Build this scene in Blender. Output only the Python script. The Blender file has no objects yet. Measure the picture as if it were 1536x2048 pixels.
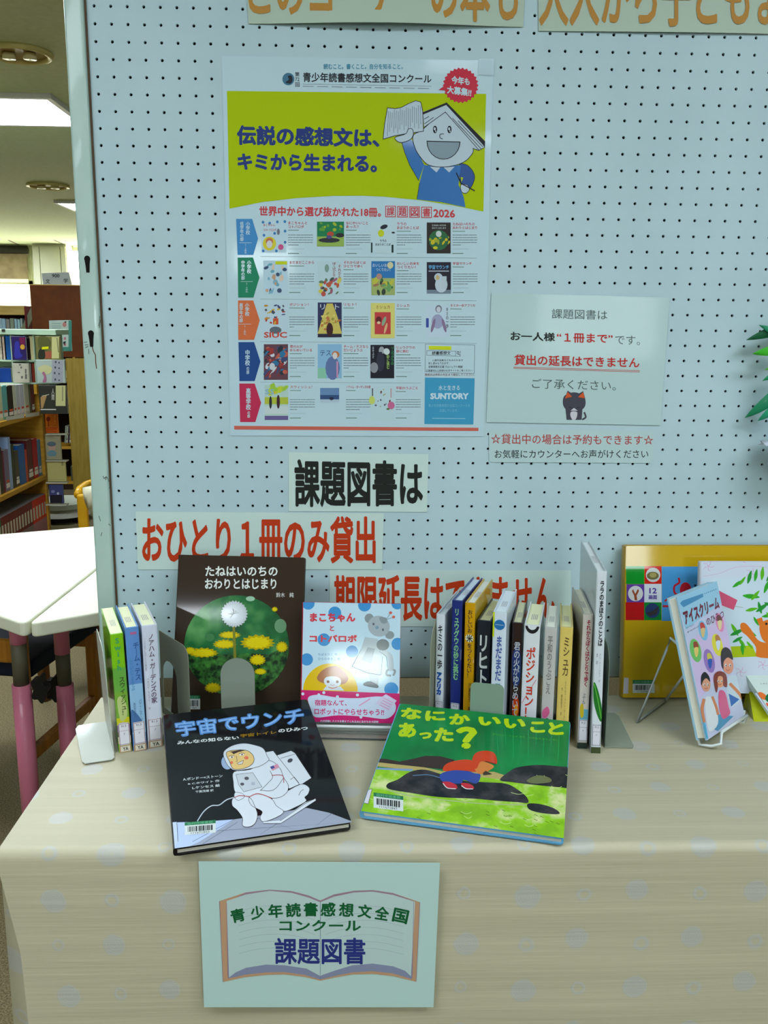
import bpy, bmesh, math, random
import numpy as np
from mathutils import Vector, Matrix
random.seed(7)
SC = bpy.context.scene
COL = SC.collection
# ------------------------------------------------------------------ camera
FPX = 1795.0
CAM = np.array([0.3960, -1.5073, 1.3279])
def rotm(y, p, r):
    cy, sy, cp, sp, cr, sr = math.cos(y), math.sin(y), math.cos(p), math.sin(p), math.cos(r), math.sin(r)
    return (np.array([[cy, -sy, 0], [sy, cy, 0], [0, 0, 1]]) @ np.array([[1, 0, 0], [0, cp, -sp], [0, sp, cp]])
            @ np.array([[cr, 0, sr], [0, 1, 0], [-sr, 0, cr]]))
RC = rotm(-0.035281, -0.204619, -0.010087)
cd = bpy.data.cameras.new('camera'); cam = bpy.data.objects.new('camera', cd); COL.objects.link(cam)
cd.sensor_fit = 'HORIZONTAL'; cd.sensor_width = 36; cd.lens = FPX / 1536 * 36; cd.clip_start = .02; cd.clip_end = 100
_r, _u, _b = RC[:, 0], RC[:, 2], -RC[:, 1]
cam.matrix_world = Matrix(((_r[0], _u[0], _b[0], CAM[0]), (_r[1], _u[1], _b[1], CAM[1]), (_r[2], _u[2], _b[2], CAM[2]), (0, 0, 0, 1)))
SC.camera = cam
# ------------------------------------------------------------------ world, exposure
W = bpy.data.worlds.new('world'); SC.world = W; W.use_nodes = True
bg = W.node_tree.nodes['Background']; bg.inputs[0].default_value = (.80, .97, 1.0, 1); bg.inputs[1].default_value = .20
SC.view_settings.view_transform = 'Standard'; SC.view_settings.look = 'None'
SC.view_settings.exposure = 0; SC.view_settings.gamma = 1
LAMP = dict(fixture=32.0, mid=14.0, rear=34.0, far=26.0, over=13.5, window=11.0)
try: SC.cycles.use_denoising = True
except Exception: pass
# ------------------------------------------------------------------ pixel <-> room helpers (real planes of the room)
def ray(x, y): return RC @ np.array([(x - 768) / FPX, 1.0, -(y - 1024) / FPX])
def at_plane(x, y, p0, n):
    d = ray(x, y); return CAM + d * (np.dot(np.array(p0) - CAM, n) / np.dot(d, n))
def at_z(x, y, z): return at_plane(x, y, (0, 0, z), np.array([0, 0, 1.]))
def at_y(x, y, Y): return at_plane(x, y, (0, Y, 0), np.array([0, 1., 0]))
def at_x(x, y, X): return at_plane(x, y, (X, 0, 0), np.array([1., 0, 0]))
def proj(p):
    q = (np.array(p) - CAM) @ RC; return np.array([768 + FPX * q[0] / q[1], 1024 - FPX * q[2] / q[1]])
# ------------------------------------------------------------------ materials
def lin(c):
    return tuple(((v / 255) / 12.92 if v / 255 <= .04045 else ((v / 255 + .055) / 1.055) ** 2.4) for v in c)
MC = {}
def M(c, rough=.55, coat=0., metal=0., name=None, emit=0., spec=.22):
    k = (tuple(c), rough, coat, metal, emit, spec)
    if k in MC: return MC[k]
    m = bpy.data.materials.new(name or 'colour_%d_%d_%d' % tuple(c)); m.use_nodes = True
    b = m.node_tree.nodes['Principled BSDF']; L = lin(c)
    b.inputs['Base Color'].default_value = (*L, 1); b.inputs['Roughness'].default_value = rough
    b.inputs['Metallic'].default_value = metal; b.inputs['Coat Weight'].default_value = coat
    b.inputs['Coat Roughness'].default_value = .06; b.inputs['Specular IOR Level'].default_value = spec
    if emit:
        b.inputs['Emission Color'].default_value = (*L, 1); b.inputs['Emission Strength'].default_value = emit
    MC[k] = m; return m
def gloss(c): return M(c, .42, .6, spec=.06)            # laminated covers
def paper(c): return M(c, .7)
def satin(c): return M(c, .45, .15)
def noisy(name, c1, c2, scale, rough=.6, detail=4, bump=0., stretch=(1, 1, 1), coat=0., lo=.35, hi=.65, kind='NOISE', c3=None):
    m = bpy.data.materials.new(name); m.use_nodes = True; nt = m.node_tree; N = nt.nodes; K = nt.links
    b = N['Principled BSDF']; b.inputs['Specular IOR Level'].default_value = .22; b.inputs['Roughness'].default_value = rough; b.inputs['Coat Weight'].default_value = coat
    b.inputs['Coat Roughness'].default_value = .06
    tc = N.new('ShaderNodeTexCoord'); mp = N.new('ShaderNodeMapping'); mp.inputs['Scale'].default_value = stretch
    K.new(tc.outputs['Object'], mp.inputs[0])
    if kind == 'NOISE':
        t = N.new('ShaderNodeTexNoise'); t.inputs['Scale'].default_value = scale; t.inputs['Detail'].default_value = detail; out = t.outputs[0]
    else:
        t = N.new('ShaderNodeTexVoronoi'); t.inputs['Scale'].default_value = scale; t.feature = kind; out = t.outputs['Distance']
    K.new(mp.outputs[0], t.inputs['Vector'])
    r = N.new('ShaderNodeValToRGB'); r.color_ramp.elements[0].position = lo; r.color_ramp.elements[1].position = hi
    r.color_ramp.elements[0].color = (*lin(c1), 1); r.color_ramp.elements[1].color = (*lin(c2), 1)
    if c3:
        e = r.color_ramp.elements.new((lo + hi) / 2); e.color = (*lin(c3), 1)
    K.new(out, r.inputs[0]); K.new(r.outputs[0], b.inputs['Base Color'])
    if bump:
        bp = N.new('ShaderNodeBump'); bp.inputs['Strength'].default_value = bump; bp.inputs['Distance'].default_value = .002
        K.new(out, bp.inputs['Height']); K.new(bp.outputs[0], b.inputs['Normal'])
    return m
# ------------------------------------------------------------------ objects
MW = {}
def tag(o, label=None, cat=None, group=None, kind=None):
    if label: o['label'] = label
    if cat: o['category'] = cat
    if group: o['group'] = group
    if kind: o['kind'] = kind
    return o
def thing(name, mat, label, cat, group=None):
    """an Empty at the thing's base; mat = 4x4 numpy/Matrix or a location"""
    o = bpy.data.objects.new(name, None); COL.objects.link(o); o.empty_display_size = .05
    m = mat if isinstance(mat, Matrix) else Matrix.Translation(Vector([float(v) for v in mat]))
    o.matrix_world = m; MW[o] = m.copy()
    return tag(o, label, cat, group)
class G:
    def __init__(s): s.v = []; s.f = []; s.m = []; s.ml = []
    def mi(s, m):
        if m not in s.ml: s.ml.append(m)
        return s.ml.index(m)
    def raw(s, vs, fs, m):
        b = len(s.v); s.v += [tuple(map(float, q)) for q in vs]; i = s.mi(m)
        for f in fs: s.f.append(tuple(b + k for k in f)); s.m.append(i)
    def face(s, pts, m): s.raw(pts, [tuple(range(len(pts)))], m)
    def box(s, a, b, m, T=None):
        vs = [np.array([x, y, z]) for x in (a[0], b[0]) for y in (a[1], b[1]) for z in (a[2], b[2])]
        if T is not None: vs = [T(q) for q in vs]
        s.raw(vs, [(0, 1, 3, 2), (4, 6, 7, 5), (0, 4, 5, 1), (2, 3, 7, 6), (0, 2, 6, 4), (1, 5, 7, 3)], m)
    def rbox(s, a, b, m, T=None, bev=.002, seg=2):
        bm = bmesh.new(); bmesh.ops.create_cube(bm, size=1)
        a = np.array(a, float); b = np.array(b, float)
        for v in bm.verts: v.co = Vector((a + b) / 2 + np.array(v.co) * (b - a))
        bmesh.ops.bevel(bm, geom=bm.edges[:], offset=min(bev, .49 * float(np.abs(b - a).min())), segments=seg, affect='EDGES', profile=.5)
        vs = [np.array(v.co) for v in bm.verts]
        if T is not None: vs = [T(q) for q in vs]
        bm.verts.index_update(); s.raw(vs, [tuple(v.index for v in f.verts) for f in bm.faces], m); bm.free()
    def prism(s, outline, off, m):
        n = len(outline); o1 = [np.array(p) for p in outline]; o2 = [p + np.array(off) for p in o1]
        s.raw(o1 + o2, [tuple(range(n)), tuple(range(2 * n - 1, n - 1, -1))] + [(i, n + i, n + (i + 1) % n, (i + 1) % n) for i in range(n)], m)
    def tube(s, path, r, m, seg=10, closed=False):
        P = [np.array(p, float) for p in path]; n = len(P); rings = []
        up = np.array([0.0, 0, 1])
        for i in range(n):
            a = P[i - 1] if (i or closed) else P[i]; c = P[(i + 1) % n] if (i < n - 1 or closed) else P[i]
            t = c - a; t = t / (np.linalg.norm(t) + 1e-9)
            u = np.cross(t, up)
            if np.linalg.norm(u) < .1: u = np.cross(t, [1.0, 0, 0])
            u /= np.linalg.norm(u); w = np.cross(t, u); rr = r[i] if isinstance(r, (list, tuple)) else r
            rings.append([P[i] + rr * (math.cos(2 * math.pi * k / seg) * u + math.sin(2 * math.pi * k / seg) * w) for k in range(seg)])
        vs = [q for g in rings for q in g]; fs = []
        for i in range(n if closed else n - 1):
            j = (i + 1) % n
            fs += [(i * seg + k, i * seg + (k + 1) % seg, j * seg + (k + 1) % seg, j * seg + k) for k in range(seg)]
        if not closed: fs += [tuple(range(seg))[::-1], tuple((n - 1) * seg + k for k in range(seg))]
        s.raw(vs, fs, m)
    # --- flat print on a surface: pixel outline -> surf -> point
    k = 0
    def poly(s, S, pts, m, L=1):
        s.k += 1; e = (s.k % 60) * 6e-7; s.face([S(x, y, L * 1.3e-4 + e) for x, y in pts], m)
    def ell(s, S, cx, cy, rx, ry, m, L=1, rot=0., n=22, a0=0., a1=360.):
        pts = []; full = abs(a1 - a0) >= 360
        for i in range(n if full else n + 1):
            t = math.radians(a0 + (a1 - a0) * i / n); x = rx * math.cos(t); y = ry * math.sin(t); c, d = math.cos(math.radians(rot)), math.sin(math.radians(rot))
            pts.append((cx + x * c - y * d, cy + x * d + y * c))
        s.poly(S, pts, m, L)
    def star(s, S, cx, cy, r1, r2, n, m, L=1):
        s.poly(S, [(cx + (r1 if i % 2 == 0 else r2) * math.cos(math.pi * i / n), cy + (r1 if i % 2 == 0 else r2) * math.sin(math.pi * i / n)) for i in range(2 * n)], m, L)
    def line(s, S, pts, w, m, L=1):
        for (x0, y0), (x1, y1) in zip(pts, pts[1:]):
            d = math.hypot(x1 - x0, y1 - y0) or 1; nx, ny = -(y1 - y0) / d * w / 2, (x1 - x0) / d * w / 2; ex, ey = (x1 - x0) / d * w * .3, (y1 - y0) / d * w * .3
            s.poly(S, [(x0 - ex + nx, y0 - ey + ny), (x1 + ex + nx, y1 + ey + ny), (x1 + ex - nx, y1 + ey - ny), (x0 - ex - nx, y0 - ey - ny)], m, L)
    def blob(s, S, pts, m, L=1, out=None, ow=1.2, k=4):
        P = smooth(pts, True, k); s.poly(S, P, m, L)
        if out: s.line(S, P + [P[0]], ow, out, L + .5)
    def curve(s, S, pts, w, m, L=1, k=5): s.line(S, smooth(pts, False, k), w, m, L)
    def rect(s, S, x0, y0, x1, y1, m, L=1): s.poly(S, [(x0, y0), (x1, y0), (x1, y1), (x0, y1)], m, L)
    def text(s, S, body, q, m, L=1.5, bold=.0, vert=False, res=2, sp=1.0):
        vs, fs = glyphs(body, bold, vert, res, sp)
        if len(q) == 4 and not isinstance(q[0], (tuple, list)): q = [(q[0], q[1]), (q[2], q[1]), (q[2], q[3]), (q[0], q[3])]
        (ax, ay), (bx, by), (cx, cy), (dx, dy) = q; out = []
        for u, v in vs:
            w = 1 - v
            x = (ax * (1 - u) + bx * u) * (1 - w) + (dx * (1 - u) + cx * u) * w
            y = (ay * (1 - u) + by * u) * (1 - w) + (dy * (1 - u) + cy * u) * w
            out.append(S(x, y, L * 1.3e-4))
        s.raw(out, fs, m)
        if bold:                                  # every stroke quad lies a hair apart so that none are coplanar
            b = len(s.v) - len(out); used = {}
            for fi, f_ in enumerate(fs):
                if min(f_) < glyphs.base[(body, bold, vert, res, sp)]: continue
                e = 1.3e-5 + (fi % 24) * 6e-7
                for k in f_: x, y, z = s.v[b + k]; q = np.array((x, y, z)) - CAM; q = q / np.linalg.norm(q) * e; s.v[b + k] = (x + q[0], y + q[1], z + q[2])
    def build(s, name, parent=None, smooth=False, rot=None):
        V = np.array(s.v); c = (V.min(0) + V.max(0)) / 2; c[2] = V[:, 2].min()
        base = MW[parent] if parent else Matrix.Identity(4)
        if parent: R3 = base.to_3x3().to_4x4()
        else: R3 = (rot or Matrix.Identity(4))
        own = Matrix.Translation(Vector(c)) @ R3
        inv = np.array(own.inverted()); L = V @ inv[:3, :3].T + inv[:3, 3]
        me = bpy.data.meshes.new(name); me.from_pydata([tuple(q) for q in L], [], s.f)
        for m in s.ml: me.materials.append(m)
        me.polygons.foreach_set('material_index', s.m)
        if smooth: me.polygons.foreach_set('use_smooth', [True] * len(s.f))
        me.update(); o = bpy.data.objects.new(name, me); COL.objects.link(o)
        if parent: o.parent = parent; o.matrix_local = base.inverted() @ own
        else: o.matrix_world = own
        MW[o] = own; return o
def smooth(pts, closed, k=4):
    P = [np.array(p, float) for p in pts]; n = len(P); out = []
    for i in range(n if closed else n - 1):
        if closed: a, b, c, d = P[i - 1], P[i], P[(i + 1) % n], P[(i + 2) % n]
        else: a, b, c, d = P[max(i - 1, 0)], P[i], P[i + 1], P[min(i + 2, n - 1)]
        for j in range(k):
            t = j / k; out.append(tuple(.5 * ((2 * b) + (-a + c) * t + (2 * a - 5 * b + 4 * c - d) * t * t + (-a + 3 * b - 3 * c + d) * t ** 3)))
    if not closed: out.append(tuple(P[-1]))
    return out
GC = {}
def glyphs(body, bold, vert, res, sp):
    k = (body, bold, vert, res, sp)
    if k in GC: return GC[k]
    cu = bpy.data.curves.new('lettering_source', 'FONT'); cu.body = '\n'.join(body.replace('ー', '｜')) if vert else body
    cu.resolution_u = res; cu.align_x = 'CENTER' if vert else 'LEFT'; cu.size = 1; cu.space_character = sp
    if vert: cu.space_line = .92 * sp
    ob = bpy.data.objects.new('lettering_source', cu); COL.objects.link(ob)
    dg = bpy.context.evaluated_depsgraph_get(); me = ob.evaluated_get(dg).to_mesh()
    n = len(me.vertices); V = np.zeros(n * 3); me.vertices.foreach_get('co', V); V = V.reshape(-1, 3)[:, :2]
    fs = [tuple(p.vertices) for p in me.polygons]
    ob.evaluated_get(dg).to_mesh_clear(); bpy.data.objects.remove(ob); bpy.data.curves.remove(cu)
    if bold:                                     # heavier weight: a thin stroke laid along every outline edge
        cnt = {}
        for f in fs:
            for a, b in zip(f, f[1:] + f[:1]): cnt[(min(a, b), max(a, b))] = cnt.get((min(a, b), max(a, b)), 0) + 1
        ex = []; b0 = len(V); glyphs.base[k] = b0; hexa = [(math.cos(i * math.pi / 3) * bold, math.sin(i * math.pi / 3) * bold) for i in range(6)]; seen = set(); nf = []
        for (a, b), c in cnt.items():
            if c != 1: continue
            d = V[b] - V[a]; l = math.hypot(*d)
            if l < 1e-6: continue
            q = np.array([-d[1], d[0]]) / l * bold; i = b0 + len(ex); ex += [V[a] + q, V[b] + q, V[b] - q, V[a] - q]; nf.append((i, i + 3, i + 2, i + 1))
            if a not in seen:
                seen.add(a); i = b0 + len(ex); ex += [V[a] + np.array(h) for h in hexa]; nf.append(tuple(range(i, i + 6)))
        if ex: V = np.vstack([V, np.array(ex)]); fs = fs + nf
    lo, hi = V.min(0), V.max(0); V = (V - lo) / np.maximum(hi - lo, 1e-6)
    GC[k] = (V, fs); return GC[k]
glyphs.base = {}
# ------------------------------------------------------------------ surfaces
def S_plane(p0, n):
    n = np.array(n, float); n /= np.linalg.norm(n)
    if np.dot(n, CAM - np.array(p0)) < 0: n = -n
    return lambda x, y, L=0: at_plane(x, y, p0, n) + n * L
def S_frame(o, ux, uz, n):
    """px coordinates replaced by (u, v) metres: u along ux, v downwards from the origin"""
    o, ux, uz, n = map(lambda q: np.array(q, float), (o, ux, uz, n))
    return lambda u, v, L=0: o + ux * u - uz * v + n * L
def homog(src, dst):
    A = []
    for (x, y), (u, v) in zip(src, dst):
        A.append([x, y, 1, 0, 0, 0, -u * x, -u * y, -u]); A.append([0, 0, 0, x, y, 1, -v * x, -v * y, -v])
    return np.linalg.svd(np.array(A))[2][-1].reshape(3, 3)
def frame(yaw, pitch, roll, pos):
    R = rotm(yaw, pitch, roll); m = Matrix.Identity(4)
    for i in range(3):
        for j in range(3): m[i][j] = R[i, j]
        m[i][3] = float(pos[i])
    return m, (lambda q: R @ np.array(q, float) + np.array(pos, float)), R
def S_cover(T, R, w, h, corners=None):
    """front cover x in [-w/2,w/2], z in [0,h] at local y=0; corners TL TR BR BL in photo pixels"""
    loc = [(-w / 2, h), (w / 2, h), (w / 2, 0), (-w / 2, 0)]
    if corners is None: corners = [tuple(proj(T((a, 0, b)))) for a, b in loc]
    H = homog(corners, loc)
    def f(x, y, L=0):
        q = H @ np.array([x, y, 1.0]); u = max(-w / 2, min(w / 2, q[0] / q[2])); v = max(0, min(h, q[1] / q[2]))
        return T((u, -L, v))
    return f
L1, L2, L3, L4 = 1, 2, 3, 4
# ================================================================== THE SETTING
ZC = 2.45; ZT = .70
def structure(o): o['kind'] = 'structure'; return o
m_floor = noisy('carpet', (84, 74, 48), (134, 122, 90), 260, rough=.95, bump=.6, detail=6)
m_ceil = noisy('ceiling_board', (204, 216, 176), (212, 222, 186), 30, rough=.9)
g = G(); g.box((-9, -11.6, -.1), (5, 13.2, 0), m_floor); structure(g.build('floor'))
g = G(); g.box((-9, -11.6, ZC), (5, 13.2, ZC + .1), m_ceil)
ceil = structure(g.build('ceiling'))
YB = 12.6
m_wall = noisy('plaster', (205, 208, 170), (216, 220, 182), 12, rough=.9)
def xat(px, Y, py=600): return float(at_y(px, py, Y)[0])
def zat(py, Y, px=60): return float(at_y(px, py, Y)[2])
wx0, wx1 = xat(-260, YB), xat(68, YB); wx2, wx3 = xat(133, YB), xat(330, YB)
g = G()
g.box((-9, YB, 0), (wx0, YB + .15, ZC), m_wall); g.box((wx1, YB, 0), (wx2, YB + .15, ZC), m_wall); g.box((wx3, YB, 0), (5, YB + .15, ZC), m_wall)
g.box((wx0, YB, 0), (wx1, YB + .15, .75), m_wall); g.box((wx2, YB, 0), (wx3, YB + .15, .75), m_wall)
wall = structure(g.build('wall_back'))
m_frame = M((225, 228, 200), .5); m_pane = M((255, 255, 235), .3, emit=LAMP['window'])
zt = zat(562, YB)
def window(n, a, b, top, blind):
    o = None
    g = G(); f = .05
    g.box((a, YB - .03, .75), (a + f, YB + .03, top), m_frame); g.box((b - f, YB - .03, .75), (b, YB + .03, top), m_frame)
    g.box((a, YB - .03, top - f), (b, YB + .03, top), m_frame); g.box((a, YB - .05, .75), (b, YB + .03, .80), m_frame)
    o = structure(g.build('window_%d' % n))
    k = 3 if b - a > 2 else 2
    for i in range(k):
        x0 = a + f + (b - a - 2 * f) * i / k; x1 = a + f + (b - a - 2 * f) * (i + 1) / k
        g = G(); g.box((x0 + .02, YB + .04, .8), (x1 - .02, YB + .05, top - f), m_pane); g.build('pane', o)
    return o
window(1, wx0, wx1, zt, True); window(2, wx2, wx3, ZC - .02, False)
g = G(); YF = -11.5; wins = ((-1.25, -.45, 2.0, 2.4, 1.0), (3.0, 4.7, .9, 2.3, .55)); xe = -9  # second window is unseen, added for frontal light on the lower pegboard
for a, b_, z0, z1, k in wins:
    g.box((xe, YF, 0), (a, YF + .1, ZC), m_wall); g.box((a, YF, 0), (b_, YF + .1, z0), m_wall); g.box((a, YF, z1), (b_, YF + .1, ZC), m_wall); xe = b_
g.box((xe, YF, 0), (5, YF + .1, ZC), m_wall); structure(g.build('wall_front'))
for i, (a, b_, z0, z1, k) in enumerate(wins):
    g = G(); g.box((a, YF + .02, z0), (b_, YF + .04, z1), M((235, 248, 255), .3, emit=LAMP['rear'] * k)); structure(g.build('window_%d' % (3 + i)))
g = G(); g.box((wx0, YB - .02, zt), (wx1, YB + .02, ZC), m_wall); structure(g.build('trim_1'))
# brown roller blind box above the left window, and the panelled pillar next to it
m_blind = noisy('blind_cloth', (128, 112, 78), (146, 130, 92), 8, rough=.8)
b = thing('roller_blind', (xat(30, YB - .1), YB - .12, zat(560, YB)), 'brown roller blind pulled partly down above the bright far window', 'blind')
g = G(); g.box((wx0, YB - .13, zat(559, YB)), (wx1 - .02, YB - .12, zat(506, YB)), m_blind); g.build('blind_cloth', b)
g = G(); g.tube([(wx0, YB - .14, zat(501, YB)), (wx1, YB - .14, zat(501, YB))], .06, M((60, 58, 50)), 10); g.build('roller', b, True)
g = G(); g.box((wx0, YB - .135, zat(566, YB)), (wx1 - .02, YB - .115, zat(559, YB)), M((225, 222, 190))); g.build('bottom_rail', b)
pil = G()
px0, px1 = xat(69, YB - .4), xat(136, YB - .4)
pil.box((px0, YB - .35, 0), (px1, YB, ZC), M((205, 205, 180), .8)); pil = structure(pil.build('wall_pillar'))
for a, c in ((70, 83), (84.5, 124.5), (126, 135)):
    g = G(); g.box((xat(a, YB - .4), YB - .375, .05), (xat(c, YB - .4), YB - .35, ZC - .04), M((200, 200, 176), .8)); g.build('panel', pil)
g = G(); g.box((-9.1, -11.6, 0), (-9, 13.2, ZC), m_wall); structure(g.build('wall_left'))
# ceiling: two access panel grooves
for i, (a, c) in enumerate((((17, 480), (38, 490)), ((108, 480), (131, 490)))):
    p, q = at_z(*a, ZC), at_z(*c, ZC); g = G(); d = np.array([.02, 0, 0])
    g.face([p - d + (0, 0, -.002), p + d + (0, 0, -.002), q + d + (0, 0, -.002), q - d + (0, 0, -.002)], M((120, 115, 95))); structure(g.build('trim_%d' % (i + 2)))
# ------------------------------------------------------------------ ceiling lamps
m_tube = M((235, 245, 255), .4, emit=LAMP['fixture']); m_tubeF = M((235, 245, 255), .4, emit=LAMP['far']); m_fix = M((225, 225, 225), .5)
def ceiling_lamp(x0, x1, y0, y1, label, mt):
    t = thing('ceiling_lamp', ((x0 + x1) / 2, (y0 + y1) / 2, ZC), label, 'ceiling lamp', 'rectangular ceiling lamps')
    g = G(); w = .03
    for a, b_ in (((x0 - w, y0 - w), (x1 + w, y0)), ((x0 - w, y1), (x1 + w, y1 + w)), ((x0 - w, y0), (x0, y1)), ((x1, y0), (x1 + w, y1))):
        g.box((*a, ZC - .025), (*b_, ZC), m_fix)
    g.build('frame', t)
    g = G(); g.box((x0, y0, ZC - .015), (x1, y1, ZC - .005), mt); g.build('diffuser', t)
pa, pb, pc = at_z(138, 190, ZC), at_z(140, 243, ZC), at_z(18, 240, ZC)
ceiling_lamp(min(pa[0], pb[0]) - 1.25, (pa[0] + pb[0]) / 2 - .02, pa[1], pb[1], 'large bright rectangular ceiling lamp left of the white post, nearest lamp in view', m_tubeF)
q = at_z(137, 402, ZC); ceiling_lamp(q[0] - .1, q[0] + .8, q[1], q[1] + .55, 'small bright ceiling lamp corner peeking out beside the post, above the bookcases', m_tubeF)
q = at_z(17, 478, ZC); ceiling_lamp(q[0] - 1.5, q[0] - .1, q[1] - 1.2, q[1] - .1, 'farthest bright ceiling lamp, just above the brown roller blind', m_tubeF)
for x0, y0, lab in ((-2.3, -5.45, 'left'), (.65, -4.35, 'middle'), (2.6, -5.45, 'right')):
    ceiling_lamp(x0, x0 + .85, y0, y0 + .3, 'rectangular ceiling lamp in the row behind the viewer, %s one' % lab, m_tube)
for x0, lab in ((-1.6, 'left'), (.7, 'right')):
    ceiling_lamp(x0, x0 + .9, -2.75, -2.45, 'rectangular ceiling lamp overhead in front of the display, %s one' % lab, M((235, 245, 255), .4, emit=LAMP['mid']))
for x0, y0, lab in ((-1.6, .75, 'over the white tables'),):
    ceiling_lamp(x0, x0 + 1.25, y0, y0 + .6, 'rectangular ceiling lamp out of view ' + lab, m_tubeF)
for x0, lab in ((-1.3, 'left'), (1.0, 'right')):
    ceiling_lamp(x0, x0 + 1.25, -1.75, -1.15, 'rectangular ceiling lamp out of view right above the display, %s one' % lab, M((235, 245, 255), .4, emit=LAMP['over']))
m_ring = M((214, 200, 130), .4, metal=.2)
for (px, py, r, lab) in ((38, 103, .125, 'large round recessed downlight with a brass ring on the near ceiling'), (96, 370, .16, 'smaller looking round recessed downlight farther along the ceiling')):
    c = at_z(px, py, ZC); t = thing('downlight', c, lab, 'downlight', None)
    g = G(); g.tube([(c[0] + r * math.cos(a), c[1] + r * math.sin(a), ZC - .008) for a in np.linspace(0, 2 * math.pi, 28, endpoint=False)], .014, m_ring, 8, True); g.build('ring', t, True)
    g = G(); g.tube([c + (0, 0, .0), c + (0, 0, -.004)], r * .95, M((170, 150, 96), .4), 28); g.build('reflector', t)
    for k in (-1, 1): g = G(); g.tube([c + (k * r * .35, 0, -.008), c + (k * r * .35, 0, -.03)], r * .22, M((235, 225, 170), .2, coat=.5), 12); g.build('bulb', t, True)
# ================================================================== BACKGROUND FURNITURE
m_wood = noisy('light_wood', (176, 128, 34), (196, 150, 50), 6, rough=.5, stretch=(1, 1, 9), coat=.15)
m_wood2 = noisy('pale_wood', (206, 172, 92), (220, 190, 112), 6, rough=.5, stretch=(1, 1, 8))
m_oak = noisy('oak_frame', (150, 96, 24), (176, 116, 34), 10, rough=.45, stretch=(6, 6, 1), coat=.2)
m_dark = M((44, 30, 14), .7); m_brown = noisy('brown_board', (92, 46, 10), (104, 54, 14), 14, rough=.6)
m_metal = M((176, 205, 178), .4)
# --- bookshelf with the metal display rack (its open face looks towards +X)
XA = -1.50; YE = 4.03; YN = 2.55; DA = .30
zl = [.05, .405, .80]
A = thing('bookshelf', (XA - .15, 3.3, 0), 'long wooden bookshelf left of the post, its end carrying face-out books', 'bookshelf')
g = G(); g.box((XA - DA, YN, 0), (XA - DA + .02, YE, .90), m_dark); g.build('back_panel', A)
g = G(); g.box((XA - DA, YE, 0), (XA, YE + .03, .90), m_wood); g.build('side_panel', A)
for z in zl:
    g = G(); g.rbox((XA - DA + .02, YN, z - .028), (XA, YE, z), m_wood, bev=.003); g.build('shelf', A)
g = G(); g.box((XA - .02, YN, 0), (XA, YE, .02), m_wood); g.build('plinth', A)
g = G(); S = lambda x, y, L=0: np.array([XA + .001, *at_x(x, y, XA)[1:]]) + np.array([L, 0, 0])
for a, b_ in ((12, 48), (51, 78)):
    g.poly(S, [(a, 843 - a * .155), (b_, 843 - b_ * .155), (b_, 835.5 - b_ * .155 + .5), (a, 835.5 - a * .155)], M((205, 205, 190)), 2)
o = g.build('shelf_label', A)
# --- generic small book as one thing with cover and pages
def lib_book(name, T, t, h, d, col, label, cat='book', group=None, pages=(225, 220, 190), mat=None, sticker=None, M4=None):
    """spine at local y=0, x 0..t, depth +y, z 0..h"""
    r = thing(name, M4, label, cat, group)
    m = mat or satin(col); g = G(); c = min(.0018, t * .2)
    g.rbox((0, 0, 0), (t, c * 1.3, h), m, T, bev=c * .5, seg=1)
    g.box((0, c, 0), (c, d, h), m, T); g.box((t - c, c, 0), (t, d, h), m, T); g.build('cover', r)
    g = G(); g.box((c, c, .003), (t - c, d - .004, h - .003), paper(pages), T); g.build('page_block', r)
    if sticker:
        g = G(); g.box((t * .12, -.0006, h * .08), (t * .88, 0, h * .19), M((225, 220, 210)), T)
        g.box((t * .2, -.0009, h * .21), (t * .8, 0, h * .27), M(sticker), T); g.build('spine_label', r)
    return r
def poseX(px, z, dz=0.):
    """position on the open face of the bookshelf below pixel column px (height z): books there point into -X"""
    # choose Y so that the point (XA, Y, z) shows in column px
    lo, hi = 1.5, 5.0
    for _ in range(40):
        mid = (lo + hi) / 2
        if proj((XA, mid, z))[0] < px: lo = mid
        else: hi = mid
    return (lo + hi) / 2
def row_X(z, items, group):
    for (a, b_, top, col, lab, st) in items:
        ya, yb = poseX(a, z), poseX(b_, z); t = max(yb - ya, .006) - .001
        mx = (a + b_) / 2; lo, hi = z + .05, z + .4
        for _ in range(40):
            mid = (lo + hi) / 2
            if proj((XA, (ya + yb) / 2, mid))[1] > top: lo = mid
            else: hi = mid
        h = lo - z
        M4, T, R = frame(math.pi / 2, 0, 0, (XA - .02, ya, z + .0015))
        lib_book('book', T, t, h, .13 if h < .2 else .17, col, lab, group=group, M4=M4, sticker=st)
RD = (205, 90, 60)
row_X(.80, [(-9, -4, 771, (190, 180, 190), 'pale grey book at the far left edge of the photo, third shelf row', RD),
 (-3.5, 2.5, 771, (175, 170, 180), 'lavender grey book spine cut by the left photo edge, third shelf row', RD), (3, 7, 772, (165, 45, 75), 'thin crimson book beside the lavender grey spine, third shelf row', None),
 (7.5, 15, 772, (200, 205, 165), 'cream book right of the thin crimson spine, third shelf row', RD), (15.5, 25, 772, (95, 170, 165), 'teal and cream book left of the thick black spine', RD),
 (25.5, 36, 772, (38, 26, 22), 'thick black book among pale spines, third shelf row', RD), (36.5, 42, 770, (195, 198, 175), 'cream book right of the thick black spine', RD),
 (42.5, 49, 770, (178, 184, 186), 'grey white book, second one right of the thick black spine', RD), (49.5, 57.5, 769, (190, 190, 198), 'pale lilac white book in the middle of the third shelf row', RD),
 (58, 67, 768, (202, 204, 178), 'wide cream book left of the dark red spines, third shelf row', RD), (67.5, 71, 768, (110, 105, 80), 'thin olive book between cream and dark red spines', None), (71.5, 77.5, 768, (110, 26, 28), 'dark red book at the right end of the third shelf row', (225, 220, 210))], 'books standing in the third shelf row')
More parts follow.
